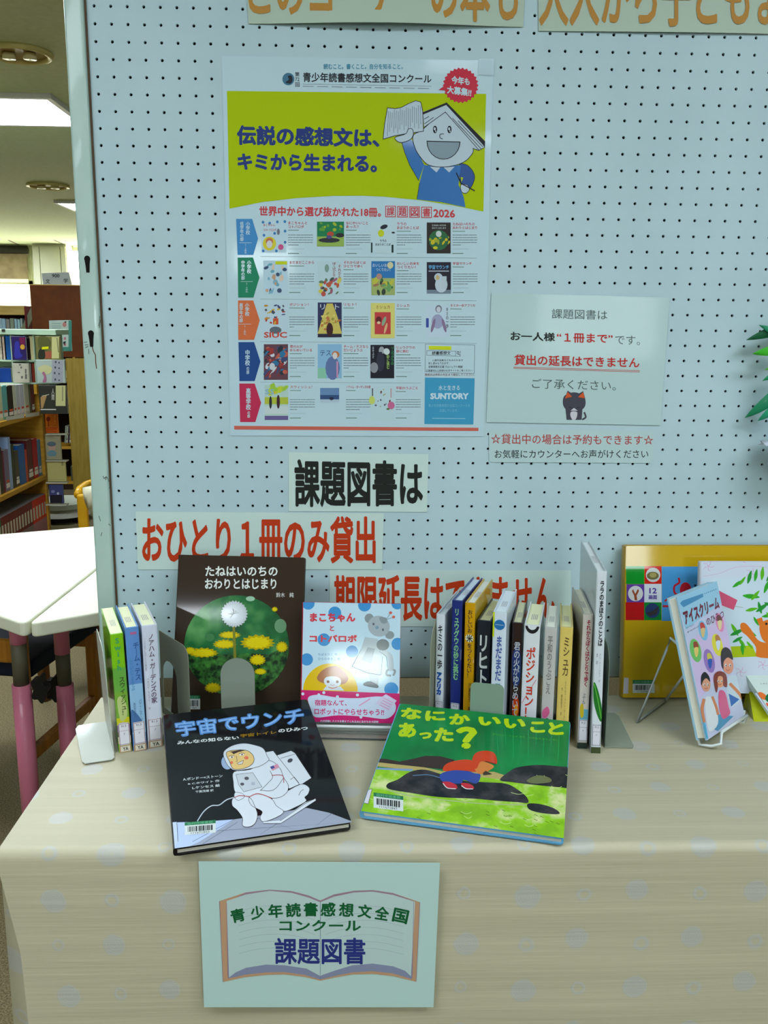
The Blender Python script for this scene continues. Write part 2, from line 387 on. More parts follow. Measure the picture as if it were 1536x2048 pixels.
row_X(.405, [(-8, -1, 890, (190, 185, 180), 'pale book cut off by the left photo edge, fourth shelf row', None), (-.5, 10, 893, (205, 198, 188), 'off-white book at the left of the fourth shelf row', RD), (10.5, 16.5, 896, (52, 50, 42), 'black book second from the left in the fourth shelf row', None),
 (17, 20, 903, (110, 40, 60), 'thin dark plum book in the fourth shelf row', None), (20.5, 29, 900, (120, 110, 135), 'mottled purple book in the fourth shelf row', RD), (29.5, 34.5, 875, (150, 175, 215), 'tall light blue book, highest at the left of the fourth row', None), (35, 40, 890, (60, 66, 50), 'dark green grey book in the fourth shelf row', None),
 (40.5, 48, 902, (78, 70, 52), 'short brown book left of the bright blue ones', (225, 220, 210)), (48.5, 60.5, 890, (34, 92, 160), 'wide bright blue book in the fourth shelf row', None), (61, 64.5, 900, (190, 70, 40), 'thin orange topped book right of the wide blue one', None),
 (65, 75.5, 880, (92, 30, 34), 'wide maroon book in the fourth shelf row', (225, 220, 210)), (76, 85, 878, (178, 26, 40), 'bright red book with white lettering in the fourth shelf row', (225, 220, 210)), (85.5, 91.5, 880, (70, 130, 175), 'blue book at the right end of the fourth shelf row', (225, 220, 210))], 'books standing in the fourth shelf row')
it = []
N = 17
for i in range(N):
    a = 98 - (N - i) * 5.5 - 3 + i * .0; a = 1.5 + 96.0 * (i / N) ** 1.0
    c = (30, 120, 70) if i < 1 else ((112, 28, 26) if i < 12 else (215, 52, 24))
    ORD = ['', 'first', 'second', 'third', 'fourth', 'fifth', 'sixth', 'seventh', 'eighth', 'ninth', 'tenth', 'eleventh']
    lab = 'green volume at the left end of the low row of red books' if i < 1 else ('dark maroon volume on the low shelf, %s one right of the green volume' % ORD[i] if i < 12 else 'bright scarlet volume on the low shelf, %s one counted from the right end' % ORD[N - i])
    ya, yb = poseX(a, .20), min(poseX(1.5 + 96. * (i + 1) / N, .20), YE - .002)
    M4, T, R = frame(math.pi / 2, 0, 0, (XA - .01, ya, .0515))
    r = lib_book('book', T, yb - ya - .0006, .235, .16, c, lab, group=('green volume' if i < 1 else 'maroon volumes on the low shelf' if i < 12 else 'scarlet volumes on the low shelf'), M4=M4, pages=(150, 140, 140))
    if i < 1: del r['group']
    t = yb - ya - .0006; g = G(); g.box((t * .2, -.0006, .115), (t * .75, 0, .19), M((205, 196, 170)), T); g.build('title_strip', r)
    g = G(); g.box((0, -.0005, .0), (t, 0, .095), M((176, 120, 120) if i >= 12 else (140, 118, 110)), T); g.build('lower_band', r)
# paper lying across the low set
g = G(); a0, a1 = poseX(1.5, .29), min(poseX(97, .29), YE - .003)
g.box((XA - .17, a0, .287), (XA - .012, a1, .2885), M((150, 148, 152))); tag(g.build('paper_cover'), 'grey sheet of paper lying on top of the maroon and scarlet volumes', 'paper sheet')
# --- metal rack standing on the shelf, facing the viewer
YR = 3.86
def fx(px, py, Y=YR): return at_y(px, py, Y)
K = thing('display_rack', fx(50, 770), 'pale green metal display rack on top of the wooden bookshelf', 'display rack')
zr = [fx(50, 722)[2], fx(50, 664)[2], fx(50, 767)[2]]
for i, z in enumerate(zr):
    g = G(); x1 = fx(116 if i == 1 else 106, 700)[0]; th = .03 if i == 1 else .01
    g.rbox((XA - .6, YR - .02 * (i == 1), z - th / 2), (x1, YR + .22, z + th / 2), m_metal if i < 2 else m_metal, bev=.002); g.build('shelf', K)
for px in (22.5, 68):
    g = G(); x = fx(px, 700)[0]; g.box((x - .003, YR, zr[2]), (x + .003, YR + .2, zr[1]), m_metal); g.build('divider', K)
g = G(); g.box((XA - .6, YR + .20, zr[2]), (fx(103, 700)[0], YR + .21, zr[1]), m_metal); g.build('back_panel', K)
g = G(); g.box((fx(6, 660)[0], YR - .022, fx(6, 663.5)[2]), (fx(13, 660)[0], YR - .02, fx(6, 658)[2]), M((50, 50, 45))); g.build('shelf_label', K)
def frontal(name, x0, y0, x1, y1, Y, col, lab, cat='book', depth=.02, art=None, group=None, seat=None):
    """a book or card shown face-on at distance Y; corners are taken on the plane it stands in"""
    p = at_y(x0, y1, Y); q = at_y(x1, y0, Y)
    if seat is not None: p[2] = seat
    r = thing(name, ((p[0] + q[0]) / 2, Y, p[2]), lab, cat, group)
    g = G(); g.rbox((p[0], Y, p[2]), (q[0], Y + min(.004, depth * .3), q[2]), satin(col), bev=.001, seg=1); g.box((p[0], Y + depth * .8, p[2]), (q[0], Y + depth, q[2]), satin(col)); g.box((p[0], Y, p[2]), (p[0] + .002, Y + depth, q[2]), satin(col)); g.build('cover', r)
    g = G(); g.box((p[0] + .002, Y + min(.004, depth * .3), p[2] + .002), (q[0] - .002, Y + depth * .8, q[2] - .002), paper((225, 220, 195))); g.build('page_block', r)
    if art:
        g = G(); S = S_plane((0, Y - .0004, 0), (0, -1, 0)); art(g, S); g.build('picture', r)
    return r
zs = [z + .0062 for z in zr]
for (a, b_, y0, c, lab) in ((-2, 4, 673, (205, 195, 175), 'cream spine at the left photo edge, upper rack row'), (5, 10.5, 673, (210, 190, 180), 'pinkish cream spine left of the blue book, upper rack row'), (11, 20.5, 671, (30, 92, 170), 'bright blue book on the upper rack row'),
                       (51, 55.5, 675, (150, 142, 120), 'thin grey spine right of the purple cover'), (56, 59.5, 676, (50, 36, 26), 'thin black spine right of the purple cover'), (60, 66.5, 672, (205, 196, 150), 'cream spine left of the green divider')):
    frontal('book', a, y0, b_, 718, YR + .01, c, lab, depth=.15, seat=zs[0])
def art1(g, S):
    g.poly(S, [(38, 675), (50, 675), (50, 700), (42, 696)], M((110, 30, 70))); g.blob(S, [(30, 686), (38, 684), (40, 704), (45, 712), (36, 717), (29, 714)], M((50, 50, 150))); g.ell(S, 45, 694, 4.5, 5, M((205, 160, 50)), 2)
frontal('book', 25, 673, 50.5, 718, YR - .035, (46, 34, 92), 'purple covered book shown face-out on the upper rack row', art=art1, seat=zs[0])
def art2(g, S):
    g.blob(S, [(76, 676), (90, 672), (102, 684), (96, 700), (80, 700)], M((92, 96, 50))); g.blob(S, [(78, 700), (88, 698), (90, 716), (77, 717)], M((42, 50, 36)), 1.5)
    g.poly(S, [(90, 704), (103, 702), (104, 717), (89, 717)], M((165, 90, 66)), 1); g.poly(S, [(84, 694), (97, 693), (97, 698), (83.5, 699)], M((225, 225, 10)), 2); g.rect(S, 103.5, 674, 118, 717, M((205, 205, 140)), 2); g.line(S, [(114, 676), (117, 704)], 2, M((140, 140, 100)), 3)
frontal('book', 73, 673, 119, 718, YR - .035, (120, 118, 66), 'green brown book with a yellow title shown face-out at the rack end', art=art2, seat=zs[0])
frontal('book', -10, 736, 21, 767, YR, (22, 62, 140), 'wide dark blue book on the lower rack row', depth=.16, seat=zs[2])
def art3(g, S):
    for x, y, w, h in ((38, 728, 4, 3), (41, 733, 3, 4), (50, 738, 3, 9), (35, 744, 5, 2), (42, 752, 4, 5), (50, 748, 4, 10)): g.rect(S, x, y, x + w, y + h, M((95, 92, 88)))
frontal('book', 27, 727, 56, 765, YR - .035, (172, 170, 155), 'grey drawn cover shown face-out on the lower rack row', art=art3, seat=zs[2])
for (a, b_, y0, c, lab) in ((56.5, 60, 727, (90, 55, 130), 'thin purple spine on the lower rack row'), (60.5, 63, 727, (215, 215, 205), 'thin white spine on the lower rack row'), (63.5, 73, 727, (125, 44, 24), 'red brown spine on the lower rack row')):
    frontal('book', a, y0, b_, 766, YR + .01, c, lab, depth=.15, seat=zs[2])
def art4(g, S):
    g.blob(S, [(76, 736), (90, 730), (104, 736), (98, 748), (84, 746)], M((205, 205, 150))); g.blob(S, [(84, 746), (89, 744), (93, 756), (92, 764), (85, 764), (88, 754)], M((170, 110, 140)), 2)
    g.rect(S, 104, 720, 126, 765, M((165, 168, 178)), 2)
    for y in (722, 733, 744, 757): g.rect(S, 108 + (y % 3), y, 111 + (y % 3), y + 4, M((70, 70, 76)), 3); g.rect(S, 117, y + 2, 119.5, y + 5, M((70, 70, 76)), 3)
frontal('book', 74, 720, 128, 768, YR - .040, (178, 196, 186), 'pastel cover with a pink figure shown face-out on the lower rack row', art=art4, seat=zs[2])
def art5(g, S):
    g.poly(S, [(81, 794), (94, 790), (86, 816), (82, 817)], M((175, 140, 90))); g.line(S, [(84, 792), (98, 789)], 1.2, M((200, 200, 180)), 2)
    g.text(S, '人間', (103, 777, 109, 800), M((215, 215, 205)), vert=True); g.rect(S, 81, 818, 112, 820, M((215, 215, 205)), 2)
    g.rect(S, 111.5, 771, 131, 812, M((200, 200, 140)), 2); g.rect(S, 124, 773, 126.5, 802, M((150, 150, 110)), 3)
frontal('book', 80, 771, 132, 820, YR - .04, (52, 54, 46), 'dark cover with white title and cream flap shown face-out below the rack', art=art5, seat=.803)
# face-out books in clear pockets on the shelf end
YP = 4.075 + .0
def pocket(x0, y0, x1, y1, col, lab, art):
    r = frontal('book', x0, y0, x1, y1, 4.00, col, lab, depth=.015, art=art)
    return r
def a6(g, S): g.ell(S, 96.5, 838, 4, 5, M((120, 45, 10))); g.line(S, [(96.5, 842), (97, 853)], 1.6, M((120, 45, 10))); g.rect(S, 92, 854, 114.5, 865, M((190, 80, 10)), 1); g.line(S, [(92, 853.8), (114, 853.8)], .8, M((235, 160, 60)), 2); g.text(S, 'かき', (108, 829, 112, 848), M((235, 170, 60)), vert=True)
def a7(g, S): g.ell(S, 104, 895, 7, 7, M((190, 160, 140))); g.ell(S, 103, 888, 9, 5, M((95, 115, 125)), 2); g.blob(S, [(95, 905), (104, 900), (113, 905), (110, 912), (97, 912)], M((110, 150, 160)), 2); g.text(S, 'おはなし', (95, 872, 110, 877), M((120, 120, 90)))
def a8(g, S): g.rect(S, 123, 921, 127, 931, M((150, 150, 100))); g.line(S, [(97, 959), (129, 959)], 1, M((165, 165, 120)))
def a9(g, S): g.rect(S, 100.5, 990, 124.5, 1006, M((34, 34, 46))); g.ell(S, 106, 983, 4, 3, M((130, 140, 190))); g.ell(S, 116, 987, 2.5, 2.5, M((195, 195, 215)), 2)
pocket(92, 826, 114.5, 866, (215, 110, 20), 'orange cover hanging face-out on the bookshelf end', a6)
pocket(93, 869, 120, 919, (165, 162, 130), 'beige cover with a blue portrait face-out on the bookshelf end', a7)
pocket(96, 920, 130, 963, (196, 190, 122), 'plain cream cover face-out on the bookshelf end', a8)
pocket(100, 969, 125, 1006, (70, 80, 130), 'night blue photo cover face-out above the round stool', a9)
Kp = thing('pocket_rail', at_y(108, 1006, 4.02), 'clear hanging pocket strip holding face-out books on the bookshelf end', 'pocket strip')
for y in (866, 919, 963, 1007):
    p, q = at_y(92, y, 3.99), at_y(134, y, 3.99); g = G(); g.box((p[0], 3.985, p[2] - .012), (q[0], 4.025, p[2] - .004), M((190, 195, 175), .2, .5)); g.build('ledge', Kp)
# --- round kick stool
s0 = at_z(118, 1052, 0); sx, sy = s0[0] - .03, s0[1] + .19
t = thing('kick_stool', (sx, sy, 0), 'round off-white kick stool on black casters beside the bookshelf', 'stool')
zt_ = float(at_y(110, 1022, sy - .17)[2])
m_st = M((190, 198, 180), .4)
def disc(g, z0, z1, r0, r1, m, n=28, cx=sx, cy=sy):
    a = [(cx + r0 * math.cos(i * 2 * math.pi / n), cy + r0 * math.sin(i * 2 * math.pi / n), z0) for i in range(n)]
    b_ = [(cx + r1 * math.cos(i * 2 * math.pi / n), cy + r1 * math.sin(i * 2 * math.pi / n), z1) for i in range(n)]
    g.raw(a + b_, [tuple(range(n))[::-1], tuple(range(n, 2 * n))] + [(i, (i + 1) % n, n + (i + 1) % n, n + i) for i in range(n)], m)
g = G(); disc(g, zt_ - .0, zt_ + .035, .17, .175, m_st); disc(g, zt_ + .035, zt_ + .045, .175, .165, m_st); g.build('seat', t, False)
g = G(); disc(g, .045, zt_, .185, .15, M((172, 172, 158), .5)); g.build('body', t)
for a in (20, 140, 260, 325):
    g = G(); x, y = sx + .13 * math.cos(math.radians(a)), sy + .13 * math.sin(math.radians(a)); g.tube([(x - .015, y, .024), (x + .015, y, .024)], .024, M((30, 28, 24)), 12); g.build('caster', t)
# --- far wooden bookcase facing the viewer, with the brown header and the class sign
YC = 5.75
def cx(px, py=800): return float(at_y(px, py, YC)[0])
def cz(py, px=120): return float(at_y(px, py, YC)[2])
Cc = thing('bookcase', (cx(130), YC + .1, 0), 'wooden bookcase under a brown header panel, behind the rack', 'bookcase')
g = G(); g.box((cx(76), YC - .01, cz(714)), (cx(190), YC + .02, cz(571)), m_brown); g.build('header_panel', Cc)
g = G(); g.box((cx(76), YC, cz(571)), (cx(190), YC + .3, cz(569)), m_wood2); g.build('top_board', Cc)
g = G(); g.box((cx(76), YC + .30, .03), (cx(210), YC + .32, cz(571)), m_dark); g.build('back_panel', Cc)
for py in (760, 824, 896, 966):
    g = G(); g.rbox((cx(76), YC, cz(py + 2.5)), (cx(152), YC + .3, cz(py - 2.5)), m_wood, bev=.003); g.build('shelf', Cc)
for a, b_ in ((151, 156), (70, 76)):
    g = G(); g.box((cx(a), YC - .01, 0.03), (cx(b_), YC + .3, cz(714)), m_wood); g.build('side_panel', Cc)
g = G(); g.box((cx(156), YC - .25, .0), (cx(205), YC - .22, cz(714)), noisy('olive_wood', (140, 116, 44), (156, 134, 60), 6, rough=.5, stretch=(8, 1, 1))); g.build('end_panel', Cc)
g = G(); g.box((cx(76), YC, 0), (cx(152), YC + .3, .04), m_dark); g.build('plinth', Cc)
def crow(y0, y1, xs, cols, lean, group, lab):
    for i, (a, b_) in enumerate(zip(xs, xs[1:])):
        z0 = cz(y1) + .004; h = cz(y0 + random.uniform(-1, 1.5)) - z0; x0, x1 = cx(a) + .001, cx(b_) - .001
        M4, T, R = frame(0, 0, lean, (x0, YC + .03, z0 + (.02 if lean else 0)))
        lib_book('book', T, (x1 - x0) * (1 if not lean else .9), h, .14, cols[i % len(cols)], lab if len(xs) < 3 else lab % ['first', 'second', 'third', 'fourth', 'fifth', 'sixth', 'seventh'][i], group=group, M4=M4, sticker=(60, 60, 60) if i % 2 else None)
crow(784, 821, [128, 131.6, 135.2, 138.8, 142.4, 146, 149.5], [(205, 205, 195), (215, 215, 205), (200, 200, 190)], 0, 'black and white spines of the bookcase', 'white book with black lettering, %s from the left in the far matching run')
crow(858, 893, [121, 124.5, 128, 131, 134, 137, 141, 145], [(150, 160, 140), (165, 172, 150), (70, 50, 60), (170, 178, 165), (150, 160, 140), (110, 115, 90)], .10, 'leaning books of the bookcase', 'slim leaning book in the middle row of the far bookcase, %s from the left')
crow(932, 963, [130, 137], [(80, 82, 60)], .0, None, 'dark green book beside the leaning grey one, low bookcase row')
crow(930, 963, [139, 147], [(128, 124, 100)], .22, None, 'grey book leaning right in the lowest bookcase row')
crow(742, 757, [131, 147], [(196, 186, 130)], 0, None, 'low cream box under the brown header panel')
# notice poster on the header
def poster_art(g, S):
    g.rect(S, 137, 641, 143.5, 702, M((70, 140, 122))); g.rect(S, 98, 694, 143.5, 702, M((70, 140, 122)))
    for y in (647, 652, 656): g.line(S, [(104, y), (122, y)], 1, M((120, 150, 150)), 2)
    g.ell(S, 129, 649, 4, 5, M((190, 130, 120)), 2); g.ell(S, 131, 644, 2, 1.5, M((50, 60, 50)), 3)
    for y in (664, 675, 687): g.rect(S, 112, y, 125, y + 5, M((110, 165, 148)), 2); g.ell(S, 130, y + 2, 2.5, 3, M((190, 120, 130)), 2)
    g.poly(S, [(126, 684), (132, 682), (131, 686), (128, 691)], M((40, 40, 45)), 3)
pm = at_y(121, 672, YC - .02)
g = G(); S = S_plane((0, YC - .013, 0), (0, -1, 0)); g.prism([S(98, 641), S(141, 640), S(144.5, 702), S(100, 703)], (0, .002, 0), M((185, 205, 190)))
po = tag(g.build('notice_poster'), 'small green bordered notice poster on the brown panel above the bookcase', 'poster')
g = G(); poster_art(g, S_plane((0, YC - .014, 0), (0, -1, 0))); g.build('picture', po)
# class sign
g = G(); S = S_plane((0, YC + .04, 0), (0, -1, 0)); g.prism([S(83, 546.5), S(137, 544.5), S(143, 569), S(86.5, 569)], (0, .012, 0), M((175, 182, 176)))
sg = tag(g.build('shelf_sign'), 'grey class number sign reading 900 on top of the brown panel', 'sign')
g = G(); S = S_plane((0, YC + .038, 0), (0, -1, 0)); g.text(S, '900', (104, 548, 119, 555), M((40, 45, 45)), bold=.02); g.text(S, '文', (91, 558, 100, 567), M((40, 45, 45)), bold=.01); g.text(S, '学', (127, 557, 136, 566), M((40, 45, 45)), bold=.01); g.build('lettering', sg)
# --- second, lower bookcase with pale wooden top
YD = 6.2
D = thing('bookcase', at_y(10, 700, YD) * np.array([1, 1, 0]), 'light wooden bookcase top with white books, in front of the bright window', 'bookcase')
dx = lambda px: float(at_y(px, 640, YD)[0]); dz = lambda py: float(at_y(30, py, YD)[2])
g = G(); g.rbox((dx(-120), YD, dz(630)), (dx(50), YD + .3, dz(611)), m_wood2, bev=.004); g.build('top_board', D)
g = G(); g.box((dx(-120), YD + .28, 0), (dx(50), YD + .3, dz(630)), M((70, 24, 20))); g.build('back_panel', D)
g = G(); g.box((dx(50), YD, 0), (dx(53), YD + .3, dz(612)), M((120, 40, 40))); g.build('side_panel', D)
g = G(); g.box((dx(-120), YD, dz(664)), (dx(50), YD + .3, dz(661)), m_wood2); g.build('shelf', D)
zz = dz(661)
for i, (a, b_, c) in enumerate(((-8, 0, (170, 200, 215)), (0, 7, (165, 205, 225)), (8, 15, (160, 160, 150)), (16, 24, (150, 165, 140)), (25, 30, (175, 215, 230)), (31, 36, (180, 220, 225)), (37, 41, (180, 200, 190)))):
    M4, T, R = frame(0, 0, 0, (dx(a), YD + .04, zz + .001)); lib_book('book', T, dx(b_) - dx(a) - .002, dz(637 + (i % 3)) - zz, .15, c, 'pale book standing under the light wooden top board, %s from the left' % ['first', 'second', 'third', 'fourth', 'fifth', 'sixth', 'last'][i], group='pale books under the wooden top', M4=M4)
M4, T, R = frame(0, 0, .5, (dx(38), YD + .02, zz + .012)); lib_book('book', T, .05, .2, .02, (140, 145, 115), 'grey green book leaning at the end of the pale books', M4=M4)
# ================================================================== WHITE TABLES AND CHAIRS (left)
m_top = M((222, 224, 200), .4, .2); m_edge = M((205, 205, 180), .4); m_pink = M((196, 112, 134), .4, .2); m_sleeve = M((88, 84, 66), .5)
def slab(name, pts, z0, z1, label):
    r = thing(name, (*np.mean([p[:2] for p in pts], 0), 0), label, 'table')
    bm = bmesh.new(); vs = [bm.verts.new((p[0], p[1], z0)) for p in pts]; f = bm.faces.new(vs)
    ex = bmesh.ops.extrude_face_region(bm, geom=[f]); 
    for v in [e for e in ex['geom'] if isinstance(e, bmesh.types.BMVert)]: v.co.z = z1
    bmesh.ops.recalc_face_normals(bm, faces=bm.faces[:])
    ve = [e for e in bm.edges if abs(e.verts[0].co.z - e.verts[1].co.z) > .01]
    bmesh.ops.bevel(bm, geom=ve, offset=.03, segments=6, affect='EDGES', profile=.5)
    he = [e for e in bm.edges if len(e.link_faces) == 2 and abs(e.verts[0].co.z - e.verts[1].co.z) < .001 and e.calc_face_angle(0) > 1]
    bmesh.ops.bevel(bm, geom=he, offset=.005, segments=3, affect='EDGES', profile=.5)
    bm.verts.index_update(); g = G(); g.raw([v.co for v in bm.verts], [tuple(v.index for v in f.verts) for f in bm.faces], m_top); bm.free(); g.build('tabletop', r)
    return r
za = .70
nA = at_z(50, 1249, za); fs_ = at_z(200, 1131, za); fr = at_z(192, 1053, za); fl = at_z(-60, 1073, za)
T1 = slab('white_table', [at_z(-70, 1212, za)[:2], at_z(-5, 1229, za)[:2], nA[:2] + (.0, .0), fs_[:2] + (fs_ - nA)[:2] * .3, fr[:2] + (.05, .03), fl[:2]], za - .032, za, 'white trapezoid table at the left photo edge, with a pink leg')
T2 = slab('white_table', [nA[:2] + (.004, -.003), at_z(260, 1214, za)[:2], at_z(300, 1130, za)[:2], fs_[:2] + (fs_ - nA)[:2] * .3 + (.004, -.003)], za - .032, za, 'white table right of the diagonal seam, touching the white post')
def leg(parent, px, py, Y):
    p = at_y(px, py, Y); x, y = p[0], p[1]
    g = G(); zs1, zs0 = at_y(px, 1306 if px > 80 else 1286, Y)[2], at_y(px, 1368, Y)[2]
    g = G(); g.tube([(x, y, za - .033), (x, y, zs1)], .0185, m_pink, 18)
    g.tube([(x, y, zs0), (x, y, .02)], .0215, m_pink, 18); o = g.build('leg', parent, True)
    g = G(); g.tube([(x, y, zs1 + .001), (x, y, zs0 - .001)], .0175, m_sleeve, 18); g.build('leg_sleeve', o, True)
    g = G(); g.tube([(x, y, 0), (x, y, .022)], .024, M((30, 30, 30)), 14); g.build('foot', o)
    return x, y
x1, y1 = leg(T1, 35, 1265, .47); x2, y2 = leg(T2, 122, 1262, .60)
g = G(); g.box((x2 - .01, y2 - .012, za - .075), (x2 + .75, y2 + .012, za - .033), m_pink); g.build('apron', T2)
def knob(parent, px, py, Y):
    c = at_y(px, py, Y); g = G(); rad = .03
    pts = [(c[0] + rad * .55 * (1 + .25 * math.cos(5 * a)) * math.cos(a), c[1] - .012, c[2] + rad * (1 + .18 * math.cos(5 * a)) * math.sin(a)) for a in np.linspace(0, 2 * math.pi, 30, endpoint=False)]
    g.prism(pts, (0, .025, 0), M((22, 22, 20), .5)); g.tube([c, c + (-.045 if px < 95 else .045, 0, 0)], .005, M((90, 60, 50), .4), 8); g.build('knob', parent)
knob(T1, 81, 1376, .47); knob(T2, 109, 1376, .60)
# chair with navy seat under the table, dark brown chair right of it, yellow chair far right
def chair(x, y, yaw, wood, seatcol, label, sh=.42, h=.75, w=.42, d=.42, lw=.032, arm=False):
    M4, T, R = frame(yaw, 0, 0, (x, y, 0)); r = thing('wooden_chair', M4, label, 'chair')
    for sx_ in (-1, 1):
        g = G(); a = sx_ * (w / 2 - lw / 2); g.rbox((a - lw / 2, -d / 2, 0), (a + lw / 2, -d / 2 + lw, sh - .03), wood, T, .005); g.build('leg', r)
        g = G(); g.rbox((a - lw / 2, d / 2 - lw, 0), (a + lw / 2, d / 2, h), wood, T, .005); g.build('leg', r)
        g = G(); g.rbox((a - lw * .35, -d / 2 + lw, .18), (a + lw * .35, d / 2 - lw, .215), wood, T, .004); g.build('stretcher', r)
    g = G(); g.rbox((-w / 2 + lw, -d / 2 + .005, sh - .075), (w / 2 - lw, -d / 2 + lw - .005, sh - .03), wood, T, .004); g.build('seat_rail', r)
    g = G(); g.rbox((-w / 2, -d / 2, sh - .03), (w / 2, d / 2 - lw, sh + .02), seatcol, T, .014, 3); g.build('seat', r)
    for z in (h - .07, h - .20):
        g = G(); g.rbox((-w / 2 + lw, d / 2 - lw * .8, z), (w / 2 - lw, d / 2 - lw * .2, z + .065), wood, T, .008); g.build('back_rail', r)
    return r
m_navy = M((18, 26, 40), .8); m_dbr = noisy('dark_oak', (92, 56, 20), (112, 70, 26), 10, rough=.5, stretch=(6, 6, 1))
chair(-.62, .95, math.radians(170), m_oak, m_navy, 'oak chair with navy seat pushed under the white table at left', sh=.44, h=.66)
chair(-.44, 1.62, math.radians(150), m_dbr, m_navy, 'dark oak chair behind the pink table legs', sh=.40, h=.56)
# yellow rounded chair near the post
cY = 3.25
p0 = at_y(154, 985, cY); 
t = thing('wooden_chair', (p0[0] + .2, cY, 0), 'yellow bentwood chair with rounded back left of the white post', 'chair')
pts = [at_y(156, 990, cY), at_y(160, 979, cY + .1), at_y(172, 970, cY + .25), at_y(186, 965, cY + .4), at_y(215, 963, cY + .45)]
pts = [np.array(q) for q in smooth([tuple(q) for q in pts], False, 5)] if False else pts
m_yel = noisy('yellow_wood', (205, 150, 16), (222, 170, 30), 8, rough=.4, coat=.3)
g = G(); g.tube(pts, .022, m_yel, 12); g.build('back_rail', t, True)
g = G(); q = at_y(156, 990, cY); g.rbox((q[0] - .005, cY - .02, 0), (at_y(175, 1000, cY)[0], cY + .02, q[2] + .005), m_yel, bev=.012); g.build('leg', t)
g = G(); g.rbox((q[0], cY + .42, 0), (q[0] + .05, cY + .46, q[2] - .1), m_yel, bev=.01); g.build('leg', t)
g = G(); g.rbox((q[0] + .02, cY, q[2] - .30), (q[0] + .42, cY + .44, q[2] - .26), m_yel, bev=.01); g.build('seat', t)
p1, p2 = at_y(170, 995, 3.0), at_y(215, 975, 3.0)
g = G(); g.tube([at_y(171, 996, 3.0), at_y(215, 987, 3.05)], .055, M((225, 222, 190), .4), 20); g.build('armrest', t, True)
# ================================================================== PEGBOARD PARTITION
PX0, PX1 = -.0125, 1.4875; ROW0 = 1.80
m_peg = noisy('pegboard_paint', (172, 197, 202), (178, 203, 208), 5, rough=.5, coat=.0)
m_post = noisy('post_paint', (166, 192, 182), (176, 200, 190), 9, rough=.42, coat=.25)
m_in = M((52, 30, 22), .9)
PB = thing('pegboard_partition', (.7, .015, 0), 'tall white pegboard partition full of small holes', 'pegboard')
pit = .025; nc = 60; nr0, nr1 = -5, 42          # rows above and below row 0; bottom edge at z=.713
vs, fs = [], []; HR = .00245; hh = .0045
ang = [math.radians(22.5 + 45 * k) for k in range(8)]
for r in range(nr0, nr1 + 1):
    for c in range(nc):
        cx_, cz_ = c * pit, ROW0 - r * pit; b0 = len(vs); a = pit / 2
        lo = -a
        if r == nr1: lo = -(cz_ - .714)
        for (dx_, dz_) in ((-a, lo), (0, lo), (a, lo), (a, 0), (a, a), (0, a), (-a, a), (-a, 0)): vs.append((cx_ + dx_, 0, cz_ + dz_))
        for t in ang: vs.append((cx_ + HR * math.cos(t), 0, cz_ + HR * math.sin(t)))
        for t in ang: vs.append((cx_ + HR * math.cos(t), hh, cz_ + HR * math.sin(t)))
        # outer ring order starts at -135 deg: map 8 outer points to 8 hole points
        order = [4, 5, 6, 7, 0, 1, 2, 3]        # angles 202.5,247.5,292.5,337.5,22.5,67.5,112.5,157.5
        hp = [b0 + 8 + k for k in order]; bp = [b0 + 16 + k for k in order]
        for k in range(8):
            k2 = (k + 1) % 8
            if k == 7: fs.append((b0 + 7, b0, hp[0], hp[7])); 
            else: fs.append((b0 + k, b0 + k2, hp[k2], hp[k]))
            fs.append((hp[k], hp[k2], bp[k2], bp[k]))
g = G(); g.raw(vs, fs, m_peg)
o = g.build('hole_panel', PB)
g = G(); g.box((PX0, .0045, .714), (PX1, .0046, .716), m_peg); g.box((PX0, .0, .712), (PX1, .03, .7139), M((120, 120, 112)))
g.build('bottom_rail', PB)
g = G(); g.box((PX0 - .02, .026, .714), (PX1, .03, ROW0 + .14), m_in); g.build('back_panel', PB)
g = G(); g.box((PX0, -.012, ROW0 + .135), (PX1, .03, ROW0 + .17), m_post); g.build('top_rail', PB)
# steel post (front face at y=-.012), slotted edge, keyholes
e0, e1 = at_y(120.5, 0, -.012), at_y(161, 620, -.012); e2 = at_y(163, 0, -.012)
xl = float((at_y(121, 0, -.012)[0] + at_y(166, 700, -.012)[0] + at_y(190, 1070, -.012)[0]) / 3); xr = float((at_y(163.5, 0, -.012)[0] + at_y(227, 1150, -.012)[0]) / 2)
key_px = [(175, 527), (182.5, 676)]
keys = [at_y(*k, -.012) for k in key_px]
g = G(); g.rbox((xl, -.012, 0), (xr, .032, ROW0 + .3), m_post, bev=.004, seg=3); g.build('post', PB, True)
g = G(); g.box((xr, -.004, .714), (xr + .0025, .002, ROW0 + .17), M((92, 70, 50), .6)); g.build('edge_joint', PB)
for k in keys:
    g = G(); pts = []
    for t in range(-30, 211, 20): pts.append((k[0] + .0048 * math.cos(math.radians(t)), -.0125, k[2] + .007 + .0052 * math.sin(math.radians(t))))
    pts += [(k[0] - .0032, -.0125, k[2] - .004), (k[0] - .0026, -.0125, k[2] - .014), (k[0] + .0026, -.0125, k[2] - .014), (k[0] + .0034, -.0125, k[2] - .002)]
    g.prism(pts[::-1], (0, .001, 0), M((18, 14, 12), .9)); g.build('keyhole', PB)
z = ROW0 + .1
while z > .72:
    g = G(); g.box((xl - .0003, -.004, z), (xl + .0012, .004, z + .011), M((25, 20, 18), .9)); g.build('edge_slot', PB); z -= .0425
SP = S_plane((0, -.0123, 0), (0, -1, 0))
g = G(); mk = M((60, 60, 52), .8)
